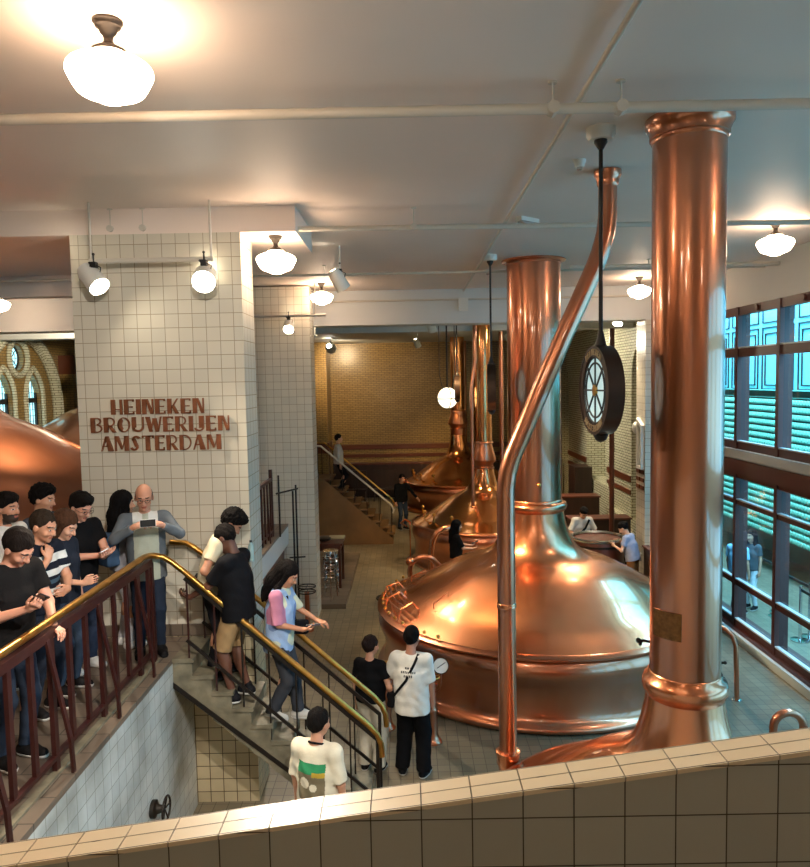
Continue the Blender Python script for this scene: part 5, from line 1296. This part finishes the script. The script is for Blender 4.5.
P[17] = person('woman in pale blue t-shirt leaning to the vat beside the right pillar', (4.74, 15.25, 0), 50, 1.68, True, lean=14, head=(10, 26, 0), hair='bun', hairc=(18, 14, 13), top=(150, 156, 182), bottom=(126, 84, 50), detail=2, tone=(214, 164, 138), loose=.02,
  armL=dict(w=(-.16, .36, 1.2), pole=(-.5, -.2, .95), curl=.4), armR=dict(w=(.16, .40, 1.24), pole=(.5, -.2, .95), curl=.4), feet=((.1, -.1, 0, 8), (-.1, -.12, 0, -8)))
P[18] = person('distant man in black jumper and jeans at the farthest kettle', (-.2, 23.1, 0), -150, 1.76, head=(0, 10, 0), top=(18, 18, 20), sleeve=1.9, bottom=(44, 54, 70), detail=3, hair='short',
  armL=dict(w=(-.42, .25, 1.0), pole=(-.5, -.4, 1.1), curl=.3))
P[19] = person('distant man in white shirt on the far stair of the brick hall', (-2.05, 21.6, 1.42), -80, 1.76, top=(206, 200, 190), sleeve=1.8, bottom=(26, 26, 32), detail=3, hair='short', hairc=(20, 16, 14), feet=((.1, .0, .12, 8), (-.1, .12, 0.02, -8)))
P[20] = person('visitor in light blue shirt seen through the windows beside the tall column', (6.55, 14.35, -.02), -60, 1.62, top=(150, 196, 220), bottom=(70, 80, 96), detail=2, hair='short', sleeve=.7)
P[21] = person('visitor in grey with white trousers seen through the windows', (6.95, 14.6, -.02), 120, 1.6, True, top=(84, 88, 92), bottom=(206, 210, 212), detail=2, hair='long', hairc=(30, 24, 22))
# ---- things held or worn
phone('black phone held up by the man at the left edge', hold(P[1], 1, (.02, .012, 0)), tilt=(0, 0, 0), lit=False)
phone('white-backed phone in the hand of the man with glasses', hold(P[6], -1, (.03, .012, 0)), (206, 206, 208))
m8 = P[8]['M'] @ Matrix.Translation((-.01, .42, 1.44)) @ Matrix.Rotation(math.radians(-90), 4, 'X') @ Matrix.Rotation(math.radians(90), 4, 'Z')
phone('white phone held sideways by the bald man taking a photo', m8, (222, 220, 216))
phone('phone in the hand of the woman in tie-dye', hold(P[11], 1, (.03, .01, 0)), (60, 56, 70))
phone('phone held by the woman in black at the third kettle', hold(P[15], -1, (.03, .012, 0)), (40, 40, 44))
# camera of the man in black
L_, Rm, S_ = hold(P[10], 1, (.03, .03, .02)).decompose()
t = bpy.data.objects.new('compact_camera', None); COL.objects.link(t); tag(t, 'black compact camera held by the man in tan shorts on the stair', 'camera'); t.matrix_world = Matrix.Translation(L_) @ Rm.to_matrix().to_4x4()
MB().box((-.065, -.03, -.04), (.065, .03, .04)).build('body', M['black'], t, 0); MB().lathe([(.03, .03), (.03, .06), (.026, .065), (.02, .06)], n=20, M4=Matrix.Rotation(-PI/2, 4, 'X')).build('lens', M['darksteel'], t); MB().box((-.02, -.02, .04), (.02, .02, .055)).build('viewfinder', M['darksteel'], t, 0)
# bottle of the curly-haired man
L_, Rm, S_ = hold(P[9], -1, (0, .015, 0)).decompose()
M['water'] = pbr('pale_plastic', (150, 176, 176), .15)
t = thing('water_bottle', 'small clear water bottle held up by the curly-haired man', 'bottle', L_)
MB().lathe([(.001, -.1), (.03, -.1), (.032, -.09), (.032, .05), (.026, .08), (.013, .1), (.013, .11)], n=20).build('bottle_body', M['water'], t, 50); MB().lathe([(.015, .108), (.015, .13), (.001, .132)], n=16).build('cap', M['black'], t)
# bags
strap_bag('black crossbody bag at the hip of the man in white t-shirt', P[13], [(.10, -.05, 1.485), (.07, -.135, 1.40), (-.03, -.168, 1.2), (-.17, -.14, 1.02), (-.21, -.06, .96)], (-.235, .0, .93), (.09, .22, .2), (24, 22, 24), .03)
strap_bag('black shoulder bag of the woman in tie-dye', P[11], [(.11, .02, 1.49), (.08, .13, 1.40), (-.04, .165, 1.2), (-.17, .14, 1.06)], (-.2, .16, .98), (.1, .22, .16), (20, 20, 24), .025)
strap_bag('dark strap bag of the person in white leaning over the vat', P[16], [(-.12, .25, 1.44), (0, .30, 1.25), (.14, .2, 1.05)], (.2, .0, .92), (.1, .2, .16), (30, 28, 30), .05)
strap_bag('white handbag at the side of the woman in pale blue', P[17], [(.14, .1, 1.38), (.21, .0, 1.2), (.22, .02, 1.05)], (.24, .02, .93), (.1, .22, .2), (214, 210, 200), .02)
strap_bag('faded denim-blue backpack on the shoulder of the woman turned away', P[7], [(.12, .06, 1.38), (.12, -.05, 1.4), (.1, -.13, 1.3)], (.04, -.2, 1.16), (.26, .15, .36), (70, 96, 128), .03, 'backpack')
